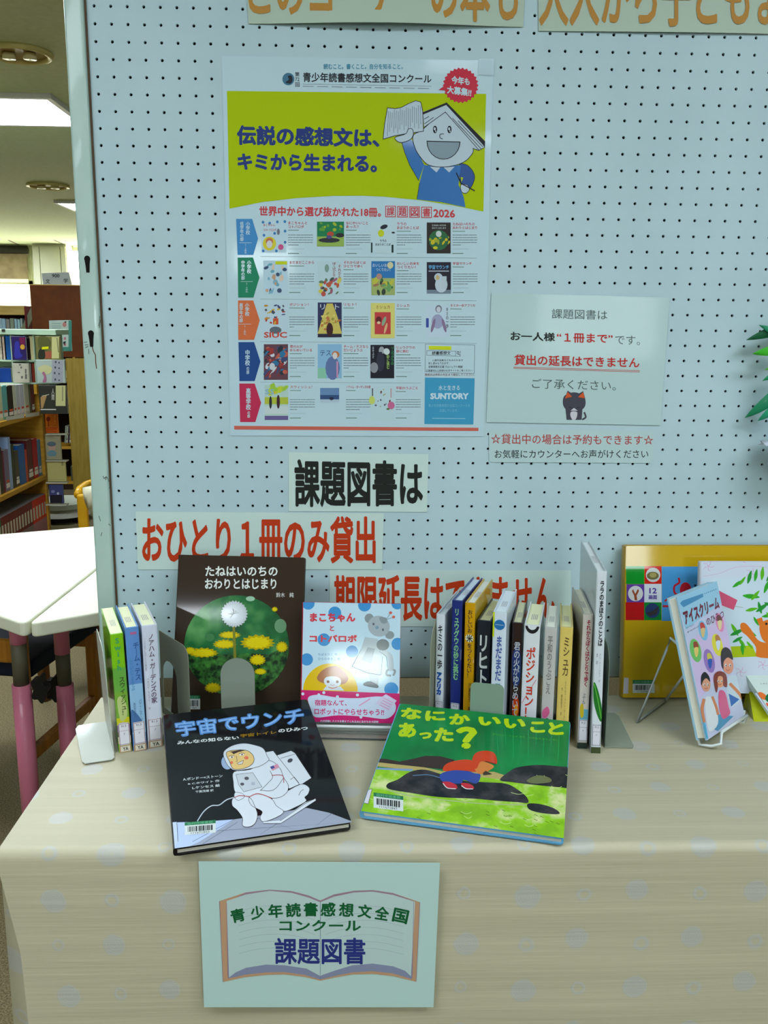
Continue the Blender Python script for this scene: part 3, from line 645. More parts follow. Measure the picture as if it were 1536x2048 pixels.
for p in ([(184, 692), (187, 703), (191, 710), (191.5, 725), (193, 737)], [(200, 632), (199, 645), (197, 652)], [(201, 640), (199, 656)], [(206, 952), (208, 957), (213, 953), (211, 960)], [(215, 955), (218, 963)], [(168, 685), (174, 684)], [(170, 690), (176, 689)], [(171, 695), (176, 693)], [(177, 698), (178, 708)],
          [(198, 1032), (201, 1042)], [(217, 1048), (221, 1051)], [(204, 1065), (202, 1072)], [(222, 968), (219, 976)]): g.line(SP, p, 1.1 if p[0] != (184, 692) else 1.6, mk if p[0] != (184, 692) else M((95, 40, 30), .8), 1)
g.build('scratch_marks', PB)
# ------------------------------------------------------------------ sheets on the pegboard
m_sheet = M((192, 214, 206), .55); m_lam = M((180, 206, 214), .45, .25)
def sheet(name, corners, mat, label, cat, Y=-.0012, th=.0004, curl=0.):
    S = S_plane((0, Y, 0), (0, -1, 0)); g = G()
    if curl:                                   # lower edge stands off the board
        a, b_, c, d = [S(*p) for p in corners]; n = 14; vs = []
        for i in range(n + 1):
            t = i / n; tp = a * (1 - t) + b_ * t; bt = d * (1 - t) + c * t; off = curl * math.sin(math.pi * min(1, t * 1.02)) ** 1.5
            for j in range(6):
                s_ = j / 5; p = tp * (1 - s_) + bt * s_; p = p + np.array([0, -off * s_ ** 3, 0]); vs.append(p)
        for k in range(len(vs)): pass
        m = len(vs); vs += [v + np.array([0, th, 0]) for v in vs]
        fs = [(i * 6 + j, i * 6 + j + 1, (i + 1) * 6 + j + 1, (i + 1) * 6 + j) for i in range(n) for j in range(5)] + [(m + i * 6 + j, m + (i + 1) * 6 + j, m + (i + 1) * 6 + j + 1, m + i * 6 + j + 1) for i in range(n) for j in range(5)]
        g.raw(vs, fs, mat)
    else: g.prism([S(*p) for p in corners], (0, th, 0), mat)
    o = tag(g.build(name, smooth=bool(curl)), label, cat); return o, S
cRed = M((186, 54, 12), .6); cBlk = M((28, 32, 28), .6); cRed2 = M((186, 42, 40), .6); cGry = M((84, 100, 98), .6); cNavy = M((34, 54, 116), .6)
# big lettering strips
for nm, cs, txt_, q, m, lab in (
    ('lettering_strip', [(577.2, 904.2), (857, 908.5), (854, 1024), (577.2, 1022.6)], '課題図書は', [(588.9, 917.5), (845.9, 922), (845.9, 1012), (588.9, 1014.8)], cBlk, 'paper strip with tall black lettering under the big poster'),
    ('lettering_strip', [(271, 1023), (767.8, 1026.5), (764, 1138.6), (276, 1139.2)], 'おひとり１冊のみ貸出', (284.2, 1032.5, 751.4, 1127), cRed, 'paper strip with tall orange red lettering above the dandelion book'),
    ('lettering_strip', [(659.2, 1139.8), (1142, 1140.5), (1142, 1253.2), (659.2, 1253.2)], '期限延長はできません', (667.9, 1149.8, 1109, 1242.6), cRed, 'paper strip with red lettering half hidden behind the standing books')):
    o, S = sheet(nm, cs, m_sheet, lab, 'paper sign'); S = S_plane((0, -.0014, 0), (0, -1, 0))
    g = G(); g.text(S, txt_, q, m, bold=.028, res=3); g.build('lettering', o)
# top banners
cBr = M((176, 128, 54), .6)
for cs, txt_, q, lab in (([(489, -100), (1056, -100), (1046, 54), (497, 47.5)], 'このコーナーの本も', [(497, -82), (1036, -78), (1036, 45), (497, 34)], 'pale green banner strip with brown lettering at the top left, its lower edge curling off'),
    ([(1076, -100), (1660, -96), (1655, 70), (1077, 62)], '大人から子どもまで', [(1078, -78), (1625, -70), (1625, 54), (1078, 52)], 'pale green banner strip with brown lettering at the top right corner')):
    first = cs[0][0] < 600; cu_ = .014 if first else .004
    o, S = sheet('banner_strip', cs, M((172, 190, 172), .55), lab, 'paper sign', Y=-.002, curl=cu_)
    def SS(x, y, L=0, S0=S_plane((0, -.002, 0), (0, -1, 0)), x0=cs[0][0], w_=cs[1][0] - cs[0][0], c_=cu_):
        p = S0(x, y, L); t = min(1, max(0, (x - x0) / w_)); s_ = min(1, max(0, (y + 100) / 152)); off = c_ * math.sin(math.pi * min(1, t * 1.02)) ** 1.5 * s_ ** 3
        q = np.array(p) - CAM; return CAM + q * ((p[1] - off - .0005 - CAM[1]) / q[1])
    g = G(); g.text(SS, txt_, q, cBr, bold=.022, res=3); g.build('lettering', o)
# loan notice
o, S = sheet('loan_notice', [(982.9, 585.7), (1339.6, 595.4), (1320.6, 850.6), (972.7, 844.3)], M((176, 202, 200), .5, .15), 'pale laminated notice with four lines and a bowing cat, right of the poster', 'notice', Y=-.0022)
S = S_plane((0, -.0024, 0), (0, -1, 0)); g = G()
g.text(S, '課題図書は', [(1103.5, 617.5), (1214.7, 620.5), (1214.7, 639.8), (1103.5, 637)], cGry)
g.text(S, 'お一人様', [(1021, 662.7), (1109.8, 665.5), (1109.8, 683), (1021, 681)], cBlk, bold=.022)
g.text(S, '“１冊まで”', [(1113.6, 665), (1225.4, 668.5), (1225.4, 687), (1113.6, 684.5)], cRed2, bold=.02)
g.text(S, 'です。', [(1230.4, 670.5), (1280, 672), (1280, 690.6), (1230.4, 688.5)], cGry)
g.text(S, '貸出の延長はできません', [(1028.6, 708.8), (1278.7, 715), (1278.7, 736), (1028.6, 730)], cRed2, bold=.02)
g.line(S, [(1027, 734), (1279.2, 741.4)], .9, cRed2); g.line(S, [(1027, 736.6), (1279.2, 744)], .9, cRed2)
g.text(S, 'ご了承ください。', [(1064, 757), (1231.7, 762), (1231.7, 781.5), (1064, 776.5)], cGry); g.build('lettering', o)
N_ = lambda x, y: (960 + x / 3.938, 570 + y / 3.938)
cCat = M((66, 66, 76), .6); g = G()
NP = lambda *p: [N_(*q) for q in p]
g.poly(S, NP((668, 895), (690, 832), (735, 862)), cCat, 1); g.poly(S, NP((768, 862), (812, 835), (830, 900)), cCat, 1)
g.blob(S, NP((652, 925), (668, 870), (740, 845), (812, 870), (832, 925), (812, 975), (740, 996), (672, 975)), cCat, 1)
g.poly(S, NP((668, 893), (690, 842), (724, 880)), M((205, 84, 34)), 3); g.poly(S, NP((772, 882), (812, 843), (824, 892)), M((205, 84, 34)), 3)
g.poly(S, NP((672, 965), (808, 965), (800, 1062), (682, 1062)), cCat, 1); g.blob(S, NP((715, 1002), (738, 995), (765, 1003), (762, 1040), (748, 1062), (728, 1062), (712, 1030)), M((200, 200, 205)), 2)
g.poly(S, NP((712, 990), (740, 968), (770, 990)), M((200, 200, 205)), 3); g.line(S, NP((700, 962), (722, 966)), .8, cBlk, 4); g.line(S, NP((760, 966), (782, 962)), .8, cBlk, 4)
g.curve(S, NP((808, 1058), (832, 1040), (822, 1005)), 3.4, cCat, 2); g.build('picture', o)
# reservation notice
rc = []
for cx_, cy_, a0 in ((1299, 868, -90), (1299, 919, 0), (985, 917.5, 90), (985, 866, 180)):
    for k in range(0, 91, 18): rc.append((cx_ + 7 * math.cos(math.radians(a0 + k)), cy_ + 7 * math.sin(math.radians(a0 + k))))
o, S = sheet('reservation_notice', rc, M((178, 203, 203), .45, .2), 'small round-cornered notice strip with red stars, below the cat notice', 'notice', Y=-.0016)
S = S_plane((0, -.0018, 0), (0, -1, 0)); g = G()
g.text(S, '☆貸出中の場合は予約もできます☆', [(982, 867), (1306.6, 870.5), (1306.6, 890), (982, 888)], M((176, 70, 66)), bold=.006)
g.text(S, 'お気軽にカウンターへお声がけください', [(989.2, 899.5), (1296.5, 899.5), (1296.5, 916.5), (989.2, 916.5)], M((52, 60, 60)), bold=.004); g.build('lettering', o)
# ------------------------------------------------------------------ the big contest poster
PO, S = sheet('contest_poster', [(443.6, 112), (986.9, 121), (967, 873), (460.8, 871.3)], m_lam, 'large laminated book contest poster with a bright yellow upper half', 'poster')
S = S_plane((0, -.0014, 0), (0, -1, 0))
A1 = lambda x, y: (440 + x / 2.743, 90 + y / 2.743)
B2 = lambda x, y: (460 + x / 5.908, 390 + y / 5.908)
B3 = lambda x, y: (710 + x / 5.908, 390 + y / 5.908)
B4 = lambda x, y: (460 + x / 5.908, 600 + y / 5.908)
B5 = lambda x, y: (710 + x / 5.908, 600 + y / 5.908)
T6 = lambda x, y: (740 + x / 5.908, 180 + y / 5.908)
def mp(f, *p): return [f(*q) for q in p]
cYel = M((166, 188, 2), .6, .12, spec=.1); cBlue = M((30, 58, 120)); cW = M((180, 206, 214), .45, .25); cK = M((34, 36, 44)); cTl = M((70, 140, 165))
g = G()
g.poly(S, mp(A1, (38, 252), (1460, 268), (1445, 914), (1280, 880), (1100, 852), (900, 832), (780, 827), (620, 828), (420, 840), (230, 862), (52, 898)), cYel, 1)
# header emblem, badge
cx_, cy_ = A1(375, 187); g.ell(S, cx_, cy_, 12, 12.5, M((60, 110, 135)), 1); g.blob(S, mp(A1, (372, 172), (392, 168), (398, 195), (385, 212), (360, 205), (378, 190)), cK, 2)
g.line(S, mp(A1, (455, 214), (1160, 226)), .6, M((120, 130, 135)), 1)
for k in range(9):
    a = 455 + k * 79; g.line(S, mp(A1, (a, 226 + k * 1.5), (a + 58, 227 + k * 1.5)), 1.3, M((130, 142, 148)), 1)
cBad = M((190, 40, 62)); bx, by = A1(1320, 222); g.star(S, bx, by, 36, 32.5, 26, cBad, 3); g.poly(S, mp(A1, (1245, 215), (1198, 247), (1250, 250)), cBad, 3)
# storybook roof boy
cP = M((178, 196, 206)); cO = M((30, 28, 34)); cBl = M((38, 104, 168), .35, .3); cDB = M((30, 74, 140), .35, .3)
g.poly(S, mp(T6, (375, 620), (490, 585), (640, 885), (575, 1070), (540, 1010), (470, 890), (410, 740)), cBl, 2)
g.line(S, mp(T6, (375, 620), (410, 740), (470, 890), (540, 1010), (575, 1070)), 1.2, cO, 2.5)
g.blob(S, mp(T6, (1060, 880), (1150, 890), (1225, 980), (1230, 1070), (1170, 1170), (1080, 1120), (1060, 1000)), cDB, 2, cO)
g.poly(S, mp(T6, (640, 885), (850, 915), (1075, 885), (1045, 1120), (1105, 1260), (1128, 1385), (840, 1325), (555, 1292), (585, 1100)), cBl, 3)
g.line(S, mp(T6, (585, 1100), (570, 1200), (555, 1290)), 1, cO, 4)
g.poly(S, mp(T6, (705, 905), (830, 915), (785, 975)), cP, 4); g.poly(S, mp(T6, (870, 915), (1000, 905), (935, 975)), cP, 4)
g.blob(S, mp(T6, (510, 540), (620, 470), (885, 265), (1060, 470), (1215, 680), (1180, 790), (1070, 870), (880, 910), (700, 890), (600, 800), (530, 680)), cP, 4.5, cO, 1.3)
g.poly(S, mp(T6, (625, 262), (905, 150), (1360, 610), (1350, 680), (1285, 715), (1215, 690), (890, 262), (640, 440)), cP, 5.2)
g.poly(S, mp(T6, (610, 270), (905, 148), (1360, 608), (1355, 690), (1335, 650), (900, 178), (630, 290)), cO, 5.6)
for a in ([(890, 262), (640, 440)], [(890, 262), (1290, 715)], [(750, 325), (645, 400)], [(975, 335), (1310, 695)], [(1040, 365), (1330, 670)], [(695, 315), (640, 345)], [(1215, 690), (1285, 715), (1350, 680)]): g.line(S, mp(T6, *a), 1.2, cO, 6)
for ex in (768, 938):
    c1 = T6(ex, 468); g.ell(S, *c1, 4.2, 7.6, cO, 6); g.ell(S, c1[0] - .6, c1[1] - 1.4, 2, 3, cP, 6.5); g.ell(S, c1[0] + 1.2, c1[1] + 3.4, 1.1, 2, cP, 6.5)
g.curve(S, mp(T6, (870, 520), (830, 525), (828, 565), (858, 580)), 1.4, cO, 6)
g.poly(S, [T6(*q) for q in [(668, 600), (1065, 610)]] + [T6(868 + 200 * math.cos(math.radians(t)), 608 + 215 * math.sin(math.radians(t))) for t in range(0, 181, 15)], cO, 6)
g.poly(S, [T6(*q) for q in [(678, 612), (1055, 620)]] + [T6(868 + 188 * math.cos(math.radians(t)), 616 + 198 * math.sin(math.radians(t))) for t in range(0, 181, 15)], M((128, 148, 158)), 6.5)
g.poly(S, mp(T6, (205, 212), (300, 222), (370, 208), (450, 165), (540, 128), (600, 145), (622, 250), (632, 488), (520, 505), (400, 522), (280, 545), (155, 582), (170, 420)), cP, 6.2)
g.line(S, mp(T6, (205, 212), (300, 222), (370, 208), (450, 165), (540, 128), (600, 145), (622, 250), (632, 488), (520, 505), (400, 522), (280, 545), (155, 582), (170, 420), (205, 212)), 1.3, cO, 6.6)
for i in range(17):
    x = 212 + i * 23.5; g.line(S, mp(T6, (x + 6, 250 - i * 4.6 + (i % 3) * 14), (x - 8 + i * 1.2, 545 - i * 6 - (i * 37 % 5) * 22)), .7, M((70, 80, 90)), 7)
g.blob(S, mp(T6, (300, 560), (420, 520), (455, 460), (500, 465), (510, 530), (470, 590), (370, 622), (315, 600)), cP, 7, cO, 1.2)
g.blob(S, mp(T6, (1075, 1120), (1150, 1125), (1172, 1180), (1130, 1222), (1080, 1200)), cP, 6, cO, 1); g.line(S, mp(T6, (1020, 980), (1075, 1105), (1235, 1190)), 2, cO, 6); g.poly(S, mp(T6, (1070, 1030), (1102, 1035), (1080, 1090)), cYel, 6)
# category arrows
arrows = [((72, 283), (262, 283), (332, 515), (275, 708), (90, 708), B2, (62, 132, 188)), ((90, 740), (272, 738), (348, 975), (277, 1212), (97, 1212), B2, (30, 126, 92)), ((95, 5), (275, 5), (352, 240), (285, 470), (98, 470), B4, (202, 104, 58)),
          ((100, 497), (285, 497), (360, 728), (292, 958), (112, 958), B4, (28, 70, 132)), ((110, 987), (292, 987), (368, 1215), (300, 1442), (120, 1442), B4, (184, 42, 78))]
for a in arrows: g.poly(S, mp(a[5], *a[:5]), M(a[6]), 1)
g.poly(S, [(468.3, 851.6), (956.8, 855.5), (956.8, 862), (468.5, 859)], M((196, 96, 80)), 1)
for y in (512.6, 598, 683.2): g.line(S, [(521, y), (953, y + 3.5)], .7, M((140, 160, 165)), 1)
g.line(S, [(521, 764), (842, 766)], .7, M((140, 160, 165)), 1)
g.build('picture', PO)
# little cover pictures
def C(*a): return M(a, .5)
g = G(); cov = dict(c11=(523, 441.3, 572.6, 505), c12=(634, 443.3, 688, 492.9), c13=(741, 445.9, 789.9, 506.5), c14=(853.5, 445, 901.3, 506.8), c21=(526.9, 521.2, 575.1, 587.2), c22=(635.5, 522.9, 683.4, 591), c23=(742.7, 522.4, 789.9, 590), c24=(853.5, 524.2, 901.8, 587.2),
    c31=(526.9, 604.2, 575.1, 676.2), c32=(635.5, 605, 683.4, 674.5), c33=(741.7, 606, 789.5, 676.2), c34=(853, 610, 897, 676), c41=(527.7, 688.4, 576, 759.6), c42=(635.5, 688.4, 683.4, 756.6), c43=(741, 689.7, 788.4, 756.6), c51=(529.4, 769.8, 576.3, 840), c52=(640.3, 776, 678.3, 804), c53=(740.5, 771, 787.9, 841))
base = dict(c11=(180, 206, 216), c12=(24, 118, 74), c13=(180, 206, 212), c14=(44, 36, 34), c21=(176, 204, 216), c22=(176, 202, 208), c23=(40, 112, 170), c24=(34, 30, 44), c31=(180, 204, 214), c32=(46, 50, 86), c33=(205, 200, 110), c34=(182, 204, 216), c41=(96, 60, 72), c42=(130, 176, 206), c43=(24, 26, 36), c51=(172, 200, 190), c52=(96, 130, 170), c53=(178, 204, 210))
for k, q in cov.items(): g.rect(S, *q, C(*base[k]), 1)
def dot(k, u, v, ru, rv, c, L=2, rot=0):
    x0, y0, x1, y1 = cov[k]; g.ell(S, x0 + (x1 - x0) * u, y0 + (y1 - y0) * v, (x1 - x0) * ru, (y1 - y0) * rv, C(*c), L, rot, 14)
def rc_(k, u0, v0, u1, v1, c, L=2):
    x0, y0, x1, y1 = cov[k]; g.rect(S, x0 + (x1 - x0) * u0, y0 + (y1 - y0) * v0, x0 + (x1 - x0) * u1, y0 + (y1 - y0) * v1, C(*c), L)
def tx(k, s_, u0, v0, u1, v1, c, vert=False, L=3, b=.01):
    x0, y0, x1, y1 = cov[k]; g.text(S, s_, (x0 + (x1 - x0) * u0, y0 + (y1 - y0) * v0, x0 + (x1 - x0) * u1, y0 + (y1 - y0) * v1), C(*c), L, vert=vert, bold=b)
def scat(k, n, cols, r0, r1, seed, v0=.08, v1=.92):
    rr = random.Random(seed)
    for i in range(n): dot(k, rr.uniform(.1, .9), rr.uniform(v0, v1), rr.uniform(r0, r1), rr.uniform(r0, r1), cols[i % len(cols)], 2 + i * .03, rr.uniform(0, 90))
for u, v in ((.06, .05), (.33, .08), (.64, .04), (.94, .03), (.1, .46), (.95, .33), (.53, .4), (.95, .68), (.07, .95), (.6, .95)): dot('c11', u, v, .055, .045, (60, 120, 180))
dot('c11', .32, .72, .27, .22, (205, 196, 50)); dot('c11', .32, .66, .15, .12, (190, 110, 70), 3); dot('c11', .32, .74, .12, .12, (200, 200, 205), 3.5); dot('c11', .78, .83, .11, .09, (190, 80, 130)); dot('c11', .68, .35, .06, .1, (110, 110, 120)); tx('c11', 'まこちゃん', .08, .1, .55, .18, (180, 50, 60)); tx('c11', 'コトバロボ', .08, .25, .6, .33, (180, 50, 60))
rc_('c12', 0, .6, 1, 1, (140, 170, 80)); dot('c12', .45, .75, .4, .1, (44, 44, 52), 3); dot('c12', .85, .55, .16, .09, (44, 40, 44), 3); dot('c12', .5, .5, .13, .1, (170, 70, 50), 3.5); dot('c12', .45, .62, .1, .07, (70, 70, 130), 3.6); scat('c12', 14, [(150, 170, 40), (90, 150, 50)], .03, .07, 3, .06, .35)
dot('c13', .55, .13, .16, .07, (36, 34, 46), 2, -20); dot('c13', .43, .34, .13, .12, (186, 196, 30)); tx('c13', 'ララの', .38, .55, .65, .64, (30, 30, 40)); tx('c13', 'まほうのことば', .2, .67, .82, .75, (30, 30, 40)); rc_('c13', .02, .65, .08, .98, (30, 50, 50)); rc_('c13', .86, .72, .94, .98, (30, 50, 50)); dot('c13', .93, .32, .07, .03, (40, 40, 50))
dot('c14', .5, .57, .42, .33, (40, 96, 60)); dot('c14', .5, .37, .12, .1, (190, 200, 200), 3); scat('c14', 16, [(190, 176, 30), (150, 160, 40)], .04, .09, 5, .5, .68); dot('c14', .36, .82, .1, .05, (190, 190, 30), 3); tx('c14', 'たねはいのちの', .22, .06, .8, .12, (190, 200, 200)); tx('c14', 'おわりとはじまり', .22, .15, .8, .21, (190, 200, 200))
rc_('c21', .5, .02, .98, .12, (190, 200, 20)); scat('c21', 22, [(60, 80, 110), (120, 170, 190), (190, 150, 120), (100, 160, 180), (210, 190, 170)], .03, .11, 8, .1, .95)
scat('c22', 26, [(180, 80, 70), (90, 120, 90), (200, 190, 80), (60, 80, 70), (150, 90, 110), (180, 90, 50)], .03, .1, 9, .5, .98); dot('c22', .38, .2, .09, .12, (120, 150, 140)); tx('c22', 'ぼくはひとり', .62, .02, .76, .45, (150, 60, 60), True); tx('c22', 'それから', .85, .1, .97, .5, (150, 60, 60), True)
rc_('c23', 0, .5, 1, 1, (150, 168, 100)); dot('c23', .8, .12, .13, .1, (196, 196, 150)); scat('c23', 22, [(60, 110, 60), (180, 180, 60), (50, 60, 50), (150, 110, 80), (100, 150, 90)], .04, .13, 10, .5, .95); tx('c23', 'おいしいお', .05, .07, .66, .17, (190, 210, 220)); tx('c23', 'つくりたい！', .2, .2, .8, .3, (190, 210, 220)); dot('c23', .33, .45, .12, .09, (170, 130, 120), 3)
tx('c24', '宇宙でウンチ', .08, .09, .92, .23, (96, 160, 205), b=.03); dot('c24', .48, .48, .17, .13, (180, 195, 205)); dot('c24', .6, .72, .26, .25, (180, 196, 206)); rc_('c24', .62, .45, .82, .85, (176, 192, 202)); rc_('c24', 0, .88, 1, 1, (110, 125, 140), 1.5); dot('c24', .45, .49, .08, .08, (190, 170, 120), 4); rc_('c24', .08, .27, .92, .3, (170, 180, 190))
scat('c31', 26, [(60, 70, 110), (200, 170, 60), (170, 60, 50), (80, 80, 90), (190, 140, 50)], .02, .06, 12, .08, .6); rc_('c31', .4, .45, .62, .62, (196, 76, 40)); dot('c31', .5, .78, .25, .1, (90, 100, 110)); tx('c31', 'SIUC', .02, .83, .98, .99, (190, 70, 56), b=.03)
x0, y0, x1, y1 = cov['c32']; g.poly(S, [(x0, y1 - 8), (x0 + 10, y0 + 28), (x0 + 18, y0 + 2), (x1 - 18, y0 + 2), (x1 - 8, y0 + 30), (x1, y1 - 8), (x1, y1 - 4), (x0, y1 - 4)], C(196, 180, 90), 1.5); scat('c32', 30, [(180, 110, 60), (210, 200, 110), (150, 140, 60)], .02, .06, 14, .3, .8); dot('c32', .5, .78, .14, .2, (60, 26, 30), 4); tx('c32', 'リ', .1, .05, .3, .2, (190, 200, 210)); tx('c32', 'ト', .72, .05, .9, .2, (190, 200, 210)); rc_('c32', 0, .9, 1, 1, (40, 38, 60), 3)
rc_('c33', .16, .26, .83, .89, (186, 60, 62)); tx('c33', 'ミシュカ', .22, .07, .8, .16, (150, 80, 50)); dot('c33', .33, .48, .12, .1, (96, 30, 34), 3); dot('c33', .55, .52, .07, .14, (130, 160, 130), 3, 20); dot('c33', .62, .72, .05, .16, (205, 170, 120), 3, 15); dot('c33', .33, .56, .07, .04, (215, 190, 150), 3.5)
dot('c34', .55, .12, .15, .12, (120, 120, 140)); dot('c34', .55, .14, .1, .09, (190, 196, 205), 3); dot('c34', .5, .5, .27, .22, (150, 155, 185)); dot('c34', .3, .62, .07, .22, (130, 110, 140), 3, 15); dot('c34', .8, .62, .07, .22, (130, 110, 140), 3, -15); rc_('c34', -.02, .4, .1, .68, (50, 70, 150)); tx('c34', 'キミの一歩', .88, .08, 1.0, .7, (60, 60, 70), True)
scat('c41', 60, [(40, 110, 150), (150, 50, 50), (60, 70, 110), (180, 90, 70), (40, 50, 60), (190, 200, 205), (120, 50, 60)], .03, .12, 16)
dot('c42', .62, .7, .3, .35, (92, 112, 156), 2); dot('c42', .75, .3, .16, .1, (180, 110, 60), 3, 15); dot('c42', .72, .34, .1, .1, (205, 200, 196), 3.5); rc_('c42', 0, .7, .35, 1, (130, 190, 160), 1.5); tx('c42', 'テス', .1, .18, .55, .34, (60, 96, 130)); rc_('c42', .78, .5, .85, .98, (190, 140, 170), 4)
dot('c43', .47, .17, .12, .12, (150, 155, 160)); dot('c43', .68, .2, .13, .1, (196, 206, 205), 3, -30); dot('c43', .42, .5, .17, .3, (44, 46, 62)); dot('c43', .15, .68, .17, .16, (130, 134, 140), 3); tx('c43', 'リュウグウの', .86, .05, .98, .6, (60, 150, 90), True); tx('c43', '砂に挑む', .68, .3, .8, .72, (170, 205, 110), True); tx('c43', 'はやぶさ', .07, .05, .15, .4, (180, 190, 200), True)
rc_('c51', 0, .35, 1, .55, (170, 180, 60), 1.2); rc_('c51', 0, .88, 1, 1, (100, 90, 140), 1.2); rc_('c51', 0, .6, 1, .82, (190, 205, 205), 1.3); scat('c51', 10, [(180, 196, 50), (150, 190, 60)], .06, .14, 18, .05, .25); dot('c51', .25, .5, .06, .18, (40, 40, 50), 3); dot('c51', .58, .48, .07, .2, (60, 30, 40), 3); tx('c51', 'ss', .02, .12, .4, .27, (130, 170, 200)); dot('c51', .43, .22, .05, .04, (200, 180, 40), 4)
rc_('c52', 0, .5, 1, .8, (50, 76, 120)); rc_('c52', 0, .82, 1, 1, (170, 190, 205)); dot('c52', .6, .75, .12, .12, (40, 44, 70), 3)
dot('c53', .07, .42, .13, .12, (190, 205, 100)); dot('c53', .88, .57, .15, .11, (190, 100, 140)); scat('c53', 12, [(110, 60, 60), (90, 90, 100), (150, 150, 60)], .015, .04, 20, .1, .6); dot('c53', .75, .67, .07, .03, (90, 110, 70)); rc_('c53', .07, .08, .12, .3, (90, 90, 96)); rc_('c53', .86, .08, .89, .35, (190, 120, 120))
# search box and sponsor panel
for a in ([(850.5, 688), (949.5, 690)], [(949.5, 690), (948.5, 747)], [(948.5, 747), (850, 743.5)], [(850, 743.5), (850.5, 688)], [(853.5, 701), (921, 703)], [(853.5, 710.5), (921, 712.5)], [(853.5, 701), (853.5, 710.5)], [(911, 702), (911, 712)], [(921, 703), (921, 712.5)]): g.line(S, a, .7, M((110, 125, 135)), 1)
g.poly(S, [(857.5, 691.5), (902.5, 692.5), (902.5, 700), (857.5, 699)], C(196, 206, 20), 2); g.ell(S, 916, 706, 2.6, 2.6, cK, 2); g.ell(S, 916, 706, 1.7, 1.7, cW, 3); g.line(S, [(917.6, 708), (919.4, 710.4)], 1, cK, 3)
g.text(S, '読書感想文', (864, 702.6, 901, 709.6), cK, bold=.01)
g.text(S, '入選作品集などもみられます', (864, 718.5, 926, 722.5), cK); g.text(S, '試し読みもできます！', (857, 724, 898, 729), cK); g.text(S, '読書感想文応援プロジェクト実施！', (857, 731, 926, 736), cK)
g.text(S, '応募要項など詳細は公式サイトをご覧ください', (852, 739, 944, 743), cK); g.text(S, '感想文は学校の先生まで提出してください。', (849.5, 746.8, 949, 752), C(120, 60, 60))
g.poly(S, [(850, 755), (949.3, 756.5), (946.6, 848.8), (848.8, 848)], C(56, 146, 184), 2)
g.build('cover_pictures', PO)
# poster lettering
g = G(); t = g.text
t(S, '読むこと。書くこと。自分を知ること。', (647, 127.5, 805.6, 138.5), cTl, bold=.02)
t(S, '第72回'[0], (590, 144, 599, 153), cK, bold=.01); t(S, '72', (590, 155, 599, 162.5), cK); t(S, '回', (590.5, 165, 599, 173.5), cK, bold=.01)
t(S, '青少年読書感想文全国コンクール', [(606, 144.5), (863, 149), (863, 166.5), (606, 164)], cK, bold=.02)
t(S, '今年も', [(903, 151.5), (940, 156), (939, 171.5), (903, 168)], cW, L=5, bold=.04); t(S, '大募集!!', [(894, 171), (943.5, 178), (942, 194), (894, 187)], cW, L=5, bold=.04)
t(S, '伝説の感想文は、', [(473.5, 250), (759, 257), (759, 295), (473.5, 290)], cNavy, L=3, bold=.045, res=3); t(S, 'キミから生まれる。', [(475, 305), (754, 309), (754, 345), (475, 340)], cNavy, L=3, bold=.045, res=3)
cR = M((190, 60, 66)); t(S, '世界中から選び抜かれた18冊。', [(518.4, 412), (762, 415), (762, 434), (518.4, 432)], cR, bold=.03); t(S, '2026', [(866.6, 418), (910, 420), (910, 435.5), (866.6, 434.5)], cR, bold=.03)
for i, ch in enumerate('課題図書'):
    x0 = 770.6 + i * 24; y0 = 411.7 + i * .6; g.rect(S, x0, y0, x0 + 21, y0 + 22.5, cR, 1); g.rect(S, x0 + 1.6, y0 + 1.6, x0 + 19.4, y0 + 20.9, cW, 2); t(S, ch, (x0 + 2.6, y0 + 2.4, x0 + 18.4, y0 + 20), cR, L=3, bold=.02)
tagt = [('小学校', '低学年の部', '1･2年生', B2, 0), ('小学校', '中学年の部', '3･4年生', B2, 458), ('小学校', '高学年の部', '5･6年生', B4, -280)]
for a, b_, c, f, dy in tagt:
    oy = dy; p, q = f(186 + dy * .03, 315 + oy), f(238 + dy * .03, 470 + oy); t(S, a, (*p, *q), cW, L=2.5, vert=True, bold=.02); p, q = f(118 + dy * .03, 315 + oy), f(162 + dy * .03, 545 + oy); t(S, b_, (*p, *q), cW, L=2.5, vert=True, bold=.02)
    g.line(S, mp(f, (112 + dy * .03, 565 + oy), (255 + dy * .03, 565 + oy)), .7, cW, 2.5); p, q = f(170 + dy * .03, 580 + oy), f(198 + dy * .03, 692 + oy); t(S, c, (*p, *q), cW, L=2.5, vert=True)
for s_, f, y0, y1, y2 in (('中学校', B4, 588, 775, 875), ('高等学校', B4, 1040, 1300, 1392)):
    x0 = 178 if y0 < 900 else 188; t(S, s_, (*f(x0, y0), *f(x0 + 58, y1)), cW, L=2.5, vert=True, bold=.03); t(S, 'の部', (*f(x0 + 16, y1 + 16), *f(x0 + 50, y2)), cW, L=2.5, vert=True, bold=.02)
titles = dict(c11=['まこちゃんと', 'コトバロボ'], c12=['なにかいいこと', 'あった？'], c13=['ララの', 'まほうのことば'], c14=['たねはいのちの', 'おわりとはじまり'], c21=['まだまだここから'], c22=['それからぼくは', 'ひとりで歩く'], c23=['おいしいお米を', 'つくりたい！'], c24=['宇宙でウンチ'],
    c31=['ポジション！'], c32=['リヒト！'], c33=['ミシュカ'], c34=['キミの一歩アフリカ'], c41=['君の火が', 'ゆらめいている'], c42=['チーム・テスなら', 'だいじょうぶ'], c43=['リュウグウの', '砂に挑む'], c51=['スウィッシュ！'], c52=['ノアハム・ガーデンズの家'], c53=['平和のうぶごえ'])
cTi = M((186, 70, 84)); cBody = M((118, 132, 140)); rr = random.Random(4)
